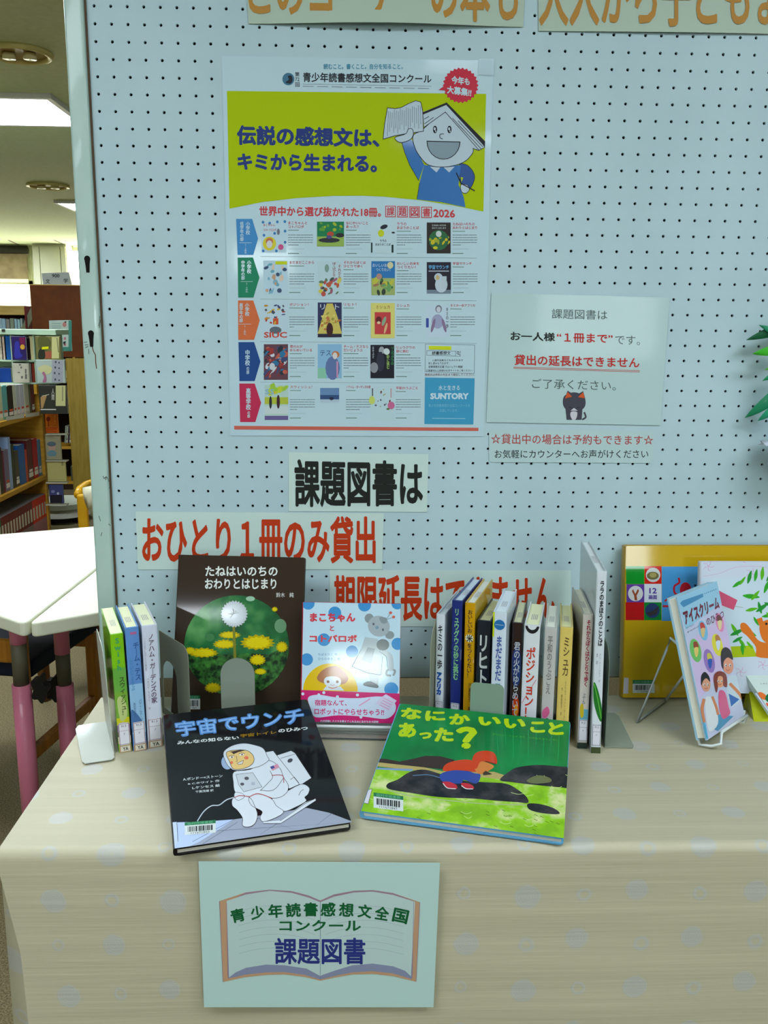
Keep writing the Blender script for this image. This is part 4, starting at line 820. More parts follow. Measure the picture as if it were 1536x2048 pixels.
for k, ls in titles.items():
    x0 = cov[k][2] + 4 + (10 if k == 'c52' else 0); y = {'1': 443, '2': 522, '3': 606, '4': 690, '5': 771}[k[1]] + (2 if k[2] in '34' else 0)
    for s_ in ls:
        w = min(len(s_) * 6.3, 49); t(S, s_, (x0, y, x0 + w, y + 6), cTi, bold=.01); y += 7.4
    xs = x0; g.line(S, [(xs, y + 2.5), (xs + rr.uniform(18, 30), y + 2.7)], 1.5, M((120, 150, 140)), 1); y = max(y + 8, {'1': 470, '2': 548, '3': 634, '4': 716, '5': 799}[k[1]])
    for j in range(5):
        x = xs; e = xs + (49 if j < 4 else rr.uniform(8, 30))
        while x < e: w = rr.uniform(3, 9); g.line(S, [(x, y), (min(x + w, e), y)], 1.25, cBody, 1); x += w + rr.uniform(.8, 1.6)
        y += 5
    g.line(S, [(xs, y + 3), (xs + 32, y + 3)], .5, M((150, 165, 170)), 1); g.line(S, [(xs, y + 12), (xs + 21, y + 12)], 1.6, M((110, 140, 125)), 1)
cLt = M((190, 214, 224)); t(S, '水と生きる', (877, 770.5, 919.5, 780.5), cLt, L=3.5, bold=.012); t(S, 'SUNTORY', (860.5, 786, 937, 798.5), cLt, L=3.5, bold=.05)
t(S, '青少年読書感想文全国コンクールを', (857, 808, 940, 814), M((120, 180, 205)), L=3.5); t(S, '応援しています。', (879, 818, 916, 824), M((120, 180, 205)), L=3.5); g.line(S, [(865, 836.5), (930, 837)], 1.6, M((130, 188, 210)), 3.5)
g.build('lettering', PO)
# clear tape on the poster corners
m_tape = bpy.data.materials.new('clear_tape'); m_tape.use_nodes = True; b_ = m_tape.node_tree.nodes['Principled BSDF']
b_.inputs['Base Color'].default_value = (.75, .85, .88, 1); b_.inputs['Roughness'].default_value = .16; b_.inputs['Alpha'].default_value = .5; b_.inputs['Base Color'].default_value = (.45, .62, .68, 1)
for q in ([(958, 117), (988, 118), (987, 150), (957, 149)],):
    g = G(); S7 = S_plane((0, -.0042, 0), (0, -1, 0)); g.face([S7(*p) for p in q], m_tape); g.build('tape', PO)
# ------------------------------------------------------------------ paper flower with leaves at the right edge
FL = thing('flower_decoration', at_y(1590, 905, -.02), 'white paper flower with green leaves at the right photo edge', 'flower')
m_fl = M((205, 215, 228), .8); rr = random.Random(11)
ctr = at_y(1588, 890, -.045)
def petal(c, d, s_, m):
    d = np.array(d, float); d /= np.linalg.norm(d); u = np.cross(d, [0.1, .2, 1]); u /= np.linalg.norm(u); w = np.cross(d, u); vs = []; nU, nV = 5, 4
    for i in range(nU + 1):
        for j in range(nV + 1):
            a = i / nU; b2 = (j / nV - .5); wd = math.sin(math.pi * min(.97, a * .85 + .12)) * s_ * .9
            vs.append(c + d * s_ * a * (1 + .12 * math.sin(j * 2.2 + i)) + u * b2 * wd + w * s_ * (.18 * a * a + .07 * math.sin(j * 2.9 + i * 1.7) * a))
    g = G(); k = nV + 1; g.raw(vs, [(i * k + j, (i + 1) * k + j, (i + 1) * k + j + 1, i * k + j + 1) for i in range(nU) for j in range(nV)], m); return g
for i in range(46):
    z = 1 - 2 * (i + .5) / 46; a = i * 2.4; d = (math.sqrt(1 - z * z) * math.cos(a), -abs(math.sqrt(1 - z * z) * math.sin(a)) * .8 - .1, z)
    petal(ctr, d, .052 + rr.uniform(-.006, .007), m_fl).build('petal', FL, True)
for (bx_, by_, tx_, ty_, w, c) in ((1600, 690, 1519, 650, 9, (40, 140, 100)), (1600, 640, 1494, 680, 11, (22, 92, 56)), (1590, 690, 1506, 708, 11, (60, 176, 40)), (1590, 720, 1526, 762, 9, (36, 150, 96)), (1570, 770, 1491, 836, 12, (30, 128, 88)), (1560, 800, 1517, 842, 9, (40, 150, 110)), (1575, 720, 1530, 740, 7, (120, 200, 90))):
    Sx = S_plane((0, -.03 - rr.uniform(0, .02), 0), (0, -1, 0)); a, b2 = Sx(bx_, by_), Sx(tx_, ty_); d = b2 - a; l = np.linalg.norm(d); u = np.cross(d / l, [0, 1, 0]); ws = w * .00085; vs = []
    for i in range(9):
        t_ = i / 8; wd = ws * math.sin(math.pi * min(1, t_ ** .8)) ** .8 + .0002; mid = a + d * t_ + np.array([0, -.010 * math.sin(math.pi * t_), 0]); vs += [mid - u * wd + (0, .003, 0), mid, mid + u * wd + (0, .003, 0)]
    g = G(); g.raw(vs, [(i * 3 + j, i * 3 + j + 1, i * 3 + j + 4, i * 3 + j + 3) for i in range(8) for j in range(2)], M(c, .5, .1)); g.build('leaf', FL, True)
g = G(); g.tube([at_y(1600, 900, -.004), at_y(1595, 760, -.02), at_y(1598, 640, -.03)], .002, M((40, 110, 60))); g.build('stem', FL)
# ================================================================== TABLE AND CLOTH
def cloth_material():
    m = bpy.data.materials.new('woven_cloth'); m.use_nodes = True; nt = m.node_tree; N = nt.nodes; K = nt.links; b = N['Principled BSDF']
    uv = N.new('ShaderNodeUVMap'); sp = N.new('ShaderNodeSeparateXYZ'); K.new(uv.outputs[0], sp.inputs[0])
    def mt(op, a, c=None, d=None):
        n = N.new('ShaderNodeMath'); n.operation = op
        for i, v in enumerate((a, c, d)):
            if v is None: continue
            if isinstance(v, (int, float)): n.inputs[i].default_value = v
            else: K.new(v, n.inputs[i])
        return n.outputs[0]
    PU, PV = .0735, .0665
    U = mt('ADD', mt('DIVIDE', sp.outputs[0], PU), .18); V = mt('ADD', mt('DIVIDE', sp.outputs[1], PV), .60)
    fu, fv = mt('FLOOR', U), mt('FLOOR', V)
    cb = N.new('ShaderNodeCombineXYZ'); K.new(fu, cb.inputs[0]); K.new(fv, cb.inputs[1])
    wn = N.new('ShaderNodeTexWhiteNoise'); wn.noise_dimensions = '2D'; K.new(cb.outputs[0], wn.inputs['Vector'])
    par = mt('MODULO', mt('ABSOLUTE', mt('ADD', fu, fv)), 2.0)           # 0 or 1: large and small swirls in turn
    jx = mt('MULTIPLY', mt('SUBTRACT', wn.outputs[0], .5), .16)
    du = mt('MULTIPLY', mt('SUBTRACT', mt('SUBTRACT', mt('FRACT', U), .5), jx), PU); dv = mt('MULTIPLY', mt('ADD', mt('SUBTRACT', mt('FRACT', V), .5), jx), PV)
    nz = N.new('ShaderNodeTexNoise'); nz.inputs['Scale'].default_value = 90; K.new(uv.outputs[0], nz.inputs['Vector'])
    d = mt('ADD', mt('SQRT', mt('ADD', mt('MULTIPLY', du, du), mt('MULTIPLY', dv, dv))), mt('MULTIPLY', mt('SUBTRACT', nz.outputs[0], .5), .005))
    R = mt('ADD', mt('MULTIPLY', par, .0065), mt('ADD', mt('MULTIPLY', wn.outputs[0], .003), .0085))
    inside = mt('MULTIPLY', mt('SUBTRACT', R, d), 500); inside.node.use_clamp = True
    ringp = mt('ADD', mt('MULTIPLY', mt('SINE', mt('MULTIPLY', d, 1900)), .2), .7)
    hole = mt('MULTIPLY', mt('SUBTRACT', d, mt('MULTIPLY', mt('SUBTRACT', 1.0, par), .0045)), 900); hole.node.use_clamp = True
    mask = mt('MULTIPLY', mt('MULTIPLY', inside, hole), ringp)
    # slub lines running along the cloth
    mp_ = N.new('ShaderNodeMapping'); mp_.inputs['Scale'].default_value = (3.0, 85, 1); K.new(uv.outputs[0], mp_.inputs[0])
    n1 = N.new('ShaderNodeTexNoise'); n1.inputs['Scale'].default_value = 1; n1.inputs['Detail'].default_value = 3; K.new(mp_.outputs[0], n1.inputs['Vector'])
    mp2 = N.new('ShaderNodeMapping'); mp2.inputs['Scale'].default_value = (1.1, 26, 1); K.new(uv.outputs[0], mp2.inputs[0])
    n2 = N.new('ShaderNodeTexNoise'); n2.inputs['Scale'].default_value = 1; n2.inputs['Detail'].default_value = 5; K.new(mp2.outputs[0], n2.inputs['Vector'])
    r = N.new('ShaderNodeValToRGB'); r.color_ramp.elements[0].position = .3; r.color_ramp.elements[1].position = .7
    r.color_ramp.elements[0].color = (*lin((176, 170, 142)), 1); r.color_ramp.elements[1].color = (*lin((186, 180, 151)), 1); K.new(n2.outputs[0], r.inputs[0])
    mx = N.new('ShaderNodeMix'); mx.data_type = 'RGBA'; K.new(mt('MULTIPLY', mask, .46), mx.inputs[0]); K.new(r.outputs[0], mx.inputs[6]); mx.inputs[7].default_value = (*lin((164, 178, 196)), 1)
    K.new(mx.outputs[2], b.inputs['Base Color'])
    K.new(mt('SUBTRACT', .62, mt('MULTIPLY', mask, .2)), b.inputs['Roughness'])
    bp = N.new('ShaderNodeBump'); bp.inputs['Strength'].default_value = .3; bp.inputs['Distance'].default_value = .0025
    K.new(mt('ADD', mt('ADD', n1.outputs[0], mt('MULTIPLY', n2.outputs[0], 1.6)), mt('MULTIPLY', mask, .06)), bp.inputs['Height']); K.new(bp.outputs[0], b.inputs['Normal'])
    return m
TX0, TX1, TY0, TY1 = -.034, 1.80, -.513, -.047
TB = thing('display_table', (.88, -.28, 0), 'table carrying the book display, hidden under the beige cloth', 'table')
m_leg = M((120, 120, 116), .4, metal=.6)
g = G(); g.rbox((TX0 + .012, TY0 + .012, ZT - .03), (TX1 - .01, TY1 - .008, ZT - .003), M((150, 120, 80), .5), bev=.003); g.build('tabletop', TB)
for x in (TX0 + .05, TX1 - .06):
    for y in (TY0 + .05, TY1 - .05):
        g = G(); g.rbox((x - .014, y - .014, 0), (x + .014, y + .014, ZT - .03), m_leg, bev=.003); g.build('leg', TB)
# profile: hem behind -> top -> front edge -> front hem
prof = []; s_acc = 0
zb = .50
for z in np.linspace(zb, ZT - .006, 8): prof.append((TY1 + .002 * math.sin(z * 60), z))
for a in range(0, 91, 30): prof.append((TY1 - .006 + .006 * math.cos(math.radians(a)), ZT - .006 + .006 * math.sin(math.radians(a))))
for y in np.linspace(TY1 - .008, TY0 + .012, 30): prof.append((y, ZT))
for a in range(0, 91, 15): prof.append((TY0 + .011 - .011 * math.sin(math.radians(a)), ZT - .011 + .011 * math.cos(math.radians(a))))
for z in np.linspace(ZT - .02, .03, 40): prof.append((TY0, z))
NXC = 120; vs, uvs, fs = [], [], []; PL = len(prof)
arc = [0]
for a, b_ in zip(prof, prof[1:]): arc.append(arc[-1] + math.hypot(b_[0] - a[0], b_[1] - a[1]))
i_edge = next(i for i, p in enumerate(prof) if p[1] == ZT and abs(p[0] - (TY0 + .012)) < 1e-6)
for i in range(NXC + 1):
    for j, (y, z) in enumerate(prof):
        x = TX0 + (TX1 - TX0) * (i / NXC) ** 1.0; drop = max(0, ZT - .02 - z); yy, xx = y, x
        if y <= TY0 + 1e-6 and drop > 0:
            k = min(1, drop / .25)
            yy = y - .001 * k * (1 + math.sin(x * 17 + 1.2)) - .0015 * k * (1 + math.sin(x * 6.3 + z * 9))
            pull = .016 * min(1, drop / .12) + .010 * drop / .35           # the left hem hangs slightly inwards
            xx = x + pull * max(0, 1 - i / 14)
        elif abs(z - ZT) < 1e-6: pass
        vs.append((xx, yy, z)); uvs.append((x, arc[i_edge] - arc[j]))
for i in range(NXC):
    for j in range(PL - 1): fs.append((i * PL + j, i * PL + j + 1, (i + 1) * PL + j + 1, (i + 1) * PL + j))
b0 = len(vs); NS = 26; ND = 24                       # left side drop, with soft folds
for i in range(NS + 1):
    y = TY1 + (TY0 - TY1) * i / NS
    for j in range(ND + 1):
        z = ZT - (ZT - .03) * j / ND; dr = ZT - z; f = min(1, dr / .3) * math.sin(math.pi * i / NS)
        x = TX0 - .004 * math.sqrt(min(1, dr / .01)) * (0 if dr == 0 else 1) - f * (.018 + .012 * math.sin(i * .9 + dr * 3))
        if i == NS: x = TX0 + .016 * min(1, dr / .12) + .010 * dr / .35
        vs.append((x, y, z)); uvs.append((TX0 - dr, -(y - TY0)))
for i in range(NS):
    for j in range(ND): fs.append((b0 + i * (ND + 1) + j, b0 + (i + 1) * (ND + 1) + j, b0 + (i + 1) * (ND + 1) + j + 1, b0 + i * (ND + 1) + j + 1))
g = G(); m_cloth = cloth_material(); g.raw(vs, fs, m_cloth); cl = g.build('tablecloth', smooth=True)
ul = cl.data.uv_layers.new(name='UVMap')
for p in cl.data.polygons:
    for li in p.loop_indices: ul.data[li].uv = uvs[cl.data.loops[li].vertex_index]
tag(cl, 'beige woven tablecloth with pale swirl circles covering the display table', 'tablecloth')
# glossy clear tape strips on the front edge
for i, q in enumerate(([(580, 1694), (645, 1694.5), (645, 1699), (580, 1698.5)], [(768, 1697.5), (812, 1698), (812, 1701), (768, 1700.5)])):
    pass
# ------------------------------------------------------------------ A4 sign on the front of the cloth
YS = -.5235
S = S_plane((0, YS, 0), (0, -1, 0)); g = G()
g.prism([S(397, 1723), S(880, 1726), S(867, 2014.5), (S(408, 2014.5))], (0, .0005, 0), M((176, 206, 198), .6))
A4 = tag(g.build('paper_sign'), 'pale green white sheet with an open book drawing, hanging on the front of the tablecloth', 'paper sign')
S = S_plane((0, YS - .0002, 0), (0, -1, 0)); g = G(); Q = lambda x, y: (380 + x / 2.954, 1700 + y / 2.954)
cMv = M((152, 124, 138)); cTn = M((184, 146, 112)); cLv = M((128, 134, 160)); cPg = M((178, 200, 196))
up = [(217, 300), (330, 262), (470, 240), (600, 252), (700, 280), (770, 308), (850, 275), (970, 250), (1080, 245), (1200, 265), (1330, 305)]
outer = [(172, 302), (330, 250), (470, 234), (600, 242), (700, 268), (770, 298), (850, 262), (970, 240), (1080, 236), (1200, 254), (1358, 308)]
lowo = [(1335, 778), (1200, 745), (1080, 732), (960, 735), (860, 752), (770, 772), (680, 750), (560, 735), (450, 738), (320, 752), (195, 780)]
lowm = [(1310, 762), (1200, 728), (1080, 715), (960, 722), (860, 742), (770, 764), (680, 738), (560, 720), (450, 722), (330, 735), (228, 758)]
lowi = [(1305, 745), (1270, 712), (1200, 686), (1080, 670), (960, 680), (860, 710), (780, 738), (770, 745), (760, 738), (690, 700), (560, 680), (450, 676), (330, 695), (270, 722), (230, 752)]
g.poly(S, mp(Q, *(outer + lowo)), cTn, 1)
g.poly(S, mp(Q, *([(217, 312)] + outer[1:-1] + [(1322, 300)] + [(1322, 330), (1315, 745)] + lowm[::1] + [(222, 740)])), cMv, 1.5)
g.poly(S, mp(Q, *([(222, 330), (228, 758)] + lowm[::-1][1:-1] + [(1310, 762), (1318, 330)])), cLv, 2)
g.poly(S, mp(Q, *(up + lowi)), cPg, 2.5)
g.line(S, mp(Q, (770, 305), (769, 762)), 1.0, M((110, 120, 140)), 3)
for dy in (0, 42, 84, 126, 168, 210, 250):
    g.curve(S, mp(Q, (290, 360 + dy), (400, 335 + dy), (520, 328 + dy), (640, 342 + dy), (740, 372 + dy)), .55, M((148, 160, 168)), 3)
    g.curve(S, mp(Q, (800, 372 + dy), (900, 342 + dy), (1020, 330 + dy), (1140, 338 + dy), (1260, 366 + dy)), .55, M((148, 160, 168)), 3)
for p in ([(175, 302), (195, 778)], [(217, 312), (226, 756)], [(1358, 308), (1336, 776)], [(1322, 305), (1312, 750)]): g.line(S, mp(Q, *p), .8, M((140, 120, 150)), 3)
g.build('picture', A4)
g = G(); cG = M((8, 88, 44)); cN2 = M((38, 48, 118))
for ch, x0, y0, x1, y1, r in (('青', 240, 345, 326, 425, -13), ('少', 358, 328, 440, 408, -8), ('年', 462, 318, 548, 400, -4), ('読', 566, 312, 655, 395, -2), ('書', 672, 308, 755, 391, 0), ('感', 772, 308, 860, 391, 1), ('想', 880, 311, 968, 393, 3), ('文', 992, 320, 1074, 400, 6), ('全', 1092, 333, 1176, 413, 9), ('国', 1198, 346, 1290, 430, 12)):
    mx_, my_ = (x0 + x1) / 2, (y0 + y1) / 2; c_, s_ = math.cos(math.radians(r)), math.sin(math.radians(r)); qq = []
    for (a, b_) in ((x0, y0), (x1, y0), (x1, y1), (x0, y1)): a -= mx_; b_ -= my_; qq.append(Q(mx_ + a * c_ - b_ * s_, my_ + a * s_ + b_ * c_))
    g.text(S, ch, qq, cG, L=4, bold=.03)
g.text(S, 'コンクール', (*Q(528, 412), *Q(1010, 478)), cG, L=4, bold=.026); g.text(S, '課題図書', (*Q(500, 517), *Q(1036, 674)), cN2, L=4, bold=.022, res=3)
g.build('lettering', A4)
# ================================================================== BOOKS ON THE TABLE
def barcode(g, f, S, x0, y0, x1, y1, gh, L=5, sk=0., num='111671867'):
    """green strip over a white barcode sticker, in photo pixels through f"""
    def P(x, y): return f(x, y + (x - x0) * sk)
    g.poly(S, [P(x0, y0), P(x1, y0), P(x1, y0 + gh), P(x0, y0 + gh)], M((20, 110, 66), .4, .4), L); g.poly(S, [P(x0, y0 + gh), P(x1, y0 + gh), P(x1, y1), P(x0, y1)], M((205, 214, 212), .4, .4), L)
    g.text(S, '田村市図書館', [P(x0 + (x1 - x0) * .1, y0 + gh * .15), P(x1 - (x1 - x0) * .1, y0 + gh * .15), P(x1 - (x1 - x0) * .1, y0 + gh * .85), P(x0 + (x1 - x0) * .1, y0 + gh * .85)], M((110, 180, 140)), L + 1)
    rr = random.Random(int(num)); x = x0 + (x1 - x0) * .1; e = x1 - (x1 - x0) * .1; w = (x1 - x0) / 60
    while x < e:
        a = rr.choice((1, 1, 2, 3)) * w; g.poly(S, [P(x, y0 + gh + (y1 - y0 - gh) * .14), P(min(x + a, e), y0 + gh + (y1 - y0 - gh) * .14), P(min(x + a, e), y0 + gh + (y1 - y0 - gh) * .70), P(x, y0 + gh + (y1 - y0 - gh) * .70)], M((30, 30, 34)), L + 1); x += a + rr.choice((1, 1, 2)) * w
    g.text(S, num, [P(x0 + (x1 - x0) * .2, y1 - (y1 - y0 - gh) * .24), P(x1 - (x1 - x0) * .2, y1 - (y1 - y0 - gh) * .24), P(x1 - (x1 - x0) * .2, y1 - (y1 - y0 - gh) * .06), P(x0 + (x1 - x0) * .2, y1 - (y1 - y0 - gh) * .06)], M((60, 60, 64)), L + 1)
def picture_book(ypr, pos, w, h, t, edge, front, label, corners=None, spine_left=True, pages=(225, 222, 205), rad=.004, group=None):
    M4, T, R = frame(*[math.radians(a) for a in ypr], pos); r = thing('picture_book', M4, label, 'book', group); bt = .0022
    m = gloss(edge); g = G(); out = []
    for (cx_, cz_, a0) in ((w / 2 - rad, h - rad, 0), (-w / 2 + rad, h - rad, 90), (-w / 2 + rad, rad, 180), (w / 2 - rad, rad, 270)):
        for k in range(0, 91, 30): out.append((cx_ + rad * math.cos(math.radians(a0 + k)), cz_ + rad * math.sin(math.radians(a0 + k))))
    g.prism([T((x, 0, z)) for x, z in out], R @ np.array([0, bt, 0]), m); g.prism([T((x, t - bt, z)) for x, z in out], R @ np.array([0, bt, 0]), m)
    s = -1 if spine_left else 1; xa = s * w / 2; xs = sorted((xa, xa - s * .0025))
    pts = []
    for k in range(0, 181, 20): pts.append((xa + s * .0022 * math.sin(math.radians(k)), t / 2 - (t / 2 - .0004) * math.cos(math.radians(k))))
    pts += [(xa - s * .003, t), (xa - s * .003, 0)]
    g.prism([T((x, y, 0.0005)) for x, y in pts], R @ np.array([0, 0, h - .001]), m); o = g.build('cover', r)
    g = G(); a, b_ = sorted((xa - s * .003, -xa + s * .003)); g.box((a, bt, .003), (b_, t - bt, h - .003), paper(pages), T); g.build('page_block', r)
    S = S_cover(T, R, w, h, corners)
    if front:
        g = G(); f_ = gloss(front) if isinstance(front, tuple) else front; g.face([T((x * .995, -.0001, z)) for x, z in out], f_); g.build('front_print', r)
    return r, S, T
def conv(ox, oy, k): return lambda x, y: (ox + x / k, oy + y / k)
# --- dandelion book
m_leafy = noisy('leafy_blur', (18, 66, 34), (88, 150, 84), 26, rough=.32, detail=2, coat=.3, lo=.3, hi=.72, c3=(30, 104, 52))
m_grass = noisy('dark_grass', (14, 36, 18), (62, 128, 50), 110, rough=.32, detail=3, coat=.3, lo=.38, hi=.7)
BD, S, T = picture_book((-5.0, -17.4, 0), (.206, -.1395, .7045), .2103, .260, .011, (50, 40, 30), (54, 42, 32), 'dark brown picture book with a dandelion photo in a circle', rad=.003)
f = conv(180, 1080, 3.4909); g = G(); ex, ey, rx, ry = 1024, 738, 366, 352
def inell(x, y, k=1.0): return ((x - ex) / rx) ** 2 + ((y - ey) / ry) ** 2 < k
g.ell(S, *f(ex, ey), rx / 3.4909, ry / 3.4909, m_leafy, 1, n=48)
low = [(ex + rx * math.cos(math.radians(t)), ey + ry * math.sin(math.radians(t))) for t in range(-2, 183, 6)]
g.poly(S, mp(f, *(low + [(800, 790), (950, 800), (1100, 790), (1250, 800)])), m_grass, 2)
cY1, cY2 = gloss((214, 196, 14)), gloss((180, 160, 10)); rr = random.Random(2)
def flower(x, y, rx_, ry_, L):
    n = 15
    for k in range(2):
        pts = []
        for i in range(n * 2):
            a = math.pi * i / n; q = (1 if i % 2 == 0 else .80) * (1 - .25 * k); pts.append((x + rx_ * q * math.cos(a), y + ry_ * q * math.sin(a) * (1 if math.sin(a) < 0 else .8)))
        pts = [(min(max(a, ex - rx * .99), ex + rx * .99), b_) for a, b_ in pts]; g.poly(S, mp(f, *pts), (cY2, cY1)[k], L + k * .5)
for a in ((790, 790, 110, 40, 2.2), (975, 665, 80, 30, 2.4), (940, 730, 85, 38, 3), (1170, 720, 125, 62, 3), (1340, 750, 44, 45, 2.4), (700, 775, 42, 30, 2.5), (1170, 840, 60, 45, 2.6), (860, 1035, 62, 42, 3.4), (1190, 920, 45, 26, 3.2), (1290, 485, 22, 20, 2.3)): flower(*a)
g.ell(S, *f(1330, 600), 12, 14, gloss((104, 146, 110)), 2); g.ell(S, *f(835, 680), 10, 8, gloss((60, 118, 70)), 1.6); g.ell(S, *f(1120, 410), 9, 5, gloss((150, 190, 160)), 1.6)
g.poly(S, mp(f, (995, 590), (1012, 590), (1024, 840), (1004, 840)), gloss((120, 124, 40)), 4.2)
for k in range(4): g.star(S, *f(1008, 516), 27.5 - k * 1.4, 24 - k * 2.2, 26 + k * 5, gloss(((176, 186, 190), (200, 208, 212), (186, 196, 200), (206, 214, 218))[k]), 4.4 + k * .3)
for k in range(26): a, q = rr.uniform(0, 6.3), rr.uniform(0, 11); g.line(S, [f(1003, 516), (f(1003, 516)[0] + q * math.cos(a), f(1003, 516)[1] + q * math.sin(a))], .8, gloss((128, 134, 130)), 6)
g.build('picture', BD); g = G()
g.text(S, 'たねはいのちの', (*f(805, 183), *f(1310, 252)), gloss((222, 228, 222)), L=2, bold=.025); g.text(S, 'おわりとはじまり', (*f(802, 270), *f(1302, 343)), gloss((222, 228, 222)), L=2, bold=.025)
g.text(S, '鈴木　純', (*f(1300, 366), *f(1422, 401)), gloss((205, 208, 200)), L=2, bold=.01); g.build('lettering', BD)
g = G(); barcode(g, lambda x, y: (x, y), S, 365, 1390.5, 400.5, 1418.5, 7, num='111671867'); g.build('barcode_label', BD)
# --- polka dot book with pink band
BM, S, T = picture_book((-3.49, -14.3, 0), (.3921, -.1875, .7145), .1554, .1879, .012, (170, 40, 60), (186, 214, 228), 'white picture book with blue dots, a robot and a pink paper band', corners=[(607, 1207), (801, 1211), (799, 1450), (602, 1449)], rad=.0015)
f = conv(580, 1140, 5.12); g = G(); cD = gloss((62, 140, 200))
for x, y, r_ in ((190, 355, 66), (463, 455, 66), (765, 375, 66), (1095, 360, 60), (352, 730, 66), (175, 935, 64), (1100, 770, 62), (1040, 1235, 72), (640, 850, 62)): g.ell(S, *f(x, y), r_ / 5.12, r_ / 5.12, cD, 1)
cRg, cRl, cRd = gloss((134, 146, 150)), gloss((168, 182, 188)), gloss((90, 98, 104)); oL = M((100, 108, 114), .4)
g.poly(S, mp(f, (805, 1075), (915, 1090), (905, 1215), (835, 1190)), cRl, 2); g.blob(S, mp(f, (765, 1175), (820, 1158), (900, 1195), (895, 1222), (770, 1200)), cRd, 2.5, oL, .6)
g.poly(S, mp(f, (770, 700), (900, 720), (950, 900), (935, 1090), (800, 1070), (640, 1005), (690, 950), (730, 830)), cRl, 3); g.line(S, mp(f, (730, 830), (640, 1005), (800, 1070), (935, 1090), (950, 900)), .7, oL, 3.5)
g.poly(S, mp(f, (800, 805), (872, 820), (835, 970), (735, 935)), cRg, 3.6); g.curve(S, mp(f, (955, 850), (1020, 900), (1035, 1000), (1025, 1020)), 11, cRl, 3); g.curve(S, mp(f, (915, 850), (985, 900), (998, 1000)), .7, oL, 3.6)
g.ell(S, *f(952, 780), 12.5, 11.5, gloss((112, 120, 124)), 4); g.curve(S, mp(f, (1050, 1025), (1000, 1040), (990, 1085), (1030, 1095)), 4, cRg, 3); g.curve(S, mp(f, (1030, 1025), (1075, 1045), (1060, 1090)), 4, cRg, 3)
g.ell(S, *f(812, 510), 9, 9.5, cRg, 3); g.ell(S, *f(1020, 680), 9, 8, cRg, 3); g.ell(S, *f(910, 590), 22, 20.5, gloss((160, 172, 178)), 4, 30); g.blob(S, mp(f, (915, 500), (985, 505), (990, 555), (940, 560)), cRg, 5)
g.ell(S, *f(857, 568), 2, 2.6, cRd, 6); g.ell(S, *f(952, 626), 2, 2.6, cRd, 6); g.ell(S, *f(892, 604), 3.4, 3.4, gloss((120, 150, 165)), 6); g.line(S, mp(f, (990, 515), (1025, 460)), .7, oL, 5); g.line(S, mp(f, (995, 520), (1058, 498)), .7, oL, 5)
g.ell(S, *f(1028, 453), 3, 2.8, gloss((200, 96, 80)), 6); g.ell(S, *f(1058, 496), 3, 2.8, gloss((200, 96, 80)), 6)
g.ell(S, *f(418, 1262), 55, 56, gloss((220, 184, 10)), 2, a0=180, a1=360)
g.blob(S, mp(f, (280, 1130), (330, 1050), (420, 1005), (500, 1010), (580, 1080), (600, 1140), (540, 1190), (350, 1180)), gloss((170, 108, 66)), 3)
g.blob(S, mp(f, (352, 1160), (380, 1115), (480, 1110), (528, 1150), (510, 1205), (440, 1225), (375, 1200)), gloss((214, 222, 226)), 4); g.poly(S, mp(f, (345, 1250), (380, 1205), (440, 1235), (520, 1210), (565, 1255)), gloss((205, 216, 224)), 3.5)
for x in (395, 490): g.ell(S, *f(x, 1163), 2.8, 2.8, gloss((120, 70, 50)), 5)
g.curve(S, mp(f, (420, 1192), (440, 1202), (462, 1192)), .8, gloss((170, 90, 70)), 5); g.curve(S, mp(f, (400, 1218), (440, 1232), (490, 1216)), 1.4, gloss((196, 110, 80)), 5)
g.build('picture', BM); g = G(); cT1 = gloss((205, 56, 70))
g.text(S, 'まこちゃん', (*f(208, 455), *f(672, 548)), cT1, L=4, bold=.045); g.text(S, 'と', (*f(412, 583), *f(457, 640)), cT1, L=4, bold=.03); g.text(S, 'コトバロボ', (*f(203, 680), *f(690, 755)), cT1, L=4, bold=.045)
cLB2 = gloss((110, 150, 190)); g.text(S, 'ちばるりこ 作', (*f(292, 868), *f(490, 895)), cLB2, L=3, bold=.01); g.text(S, 'ひらのゆきこ 絵', (*f(292, 912), *f(520, 942)), cLB2, L=3, bold=.01); g.build('lettering', BM)
g = G(); cPk = gloss((200, 36, 110)); wht = gloss((196, 212, 232)); bq = [(602.5, 1384.5), (801, 1389.5), (801, 1451), (601.5, 1450)]
g.poly(S, bq, cPk, 6); g.blob(S, mp(f, (190, 1330), (300, 1300), (480, 1325), (700, 1330), (900, 1310), (1030, 1330), (1085, 1400), (1070, 1480), (980, 1540), (760, 1520), (500, 1510), (270, 1535), (215, 1440)), wht, 7)
for x, y in ((135, 1292), (352, 1277), (492, 1318), (697, 1297), (880, 1325), (300, 1300), (733, 1525)): g.ell(S, *f(x, y), 3, 3, wht, 8)
g.poly(S, mp(f, (985, 1285), (1095, 1350), (1020, 1462), (880, 1385), (925, 1330)), gloss((205, 200, 226)), 8); 
for k in range(4): g.line(S, mp(f, (960 - k * 12, 1325 + k * 24), (1055 - k * 12, 1370 + k * 24)), .6, cPk, 9)
g.line(S, mp(f, (715, 1408), (825, 1335)), 2.4, gloss((214, 150, 190)), 8)
g.text(S, '宿題なんて、', (*f(258, 1350), *f(588, 1412)), cPk, L=9, bold=.018); g.text(S, 'ロボットにやらせちゃう?!', (*f(255, 1440), *f(968, 1506)), cPk, L=9, bold=.02)
g.text(S, 'ロボ用語しりとりを教えてくれるのに友だちを大研究', (*f(318, 1560), *f(912, 1588)), wht, L=9, bold=.02)
g.build('paper_band', BM)
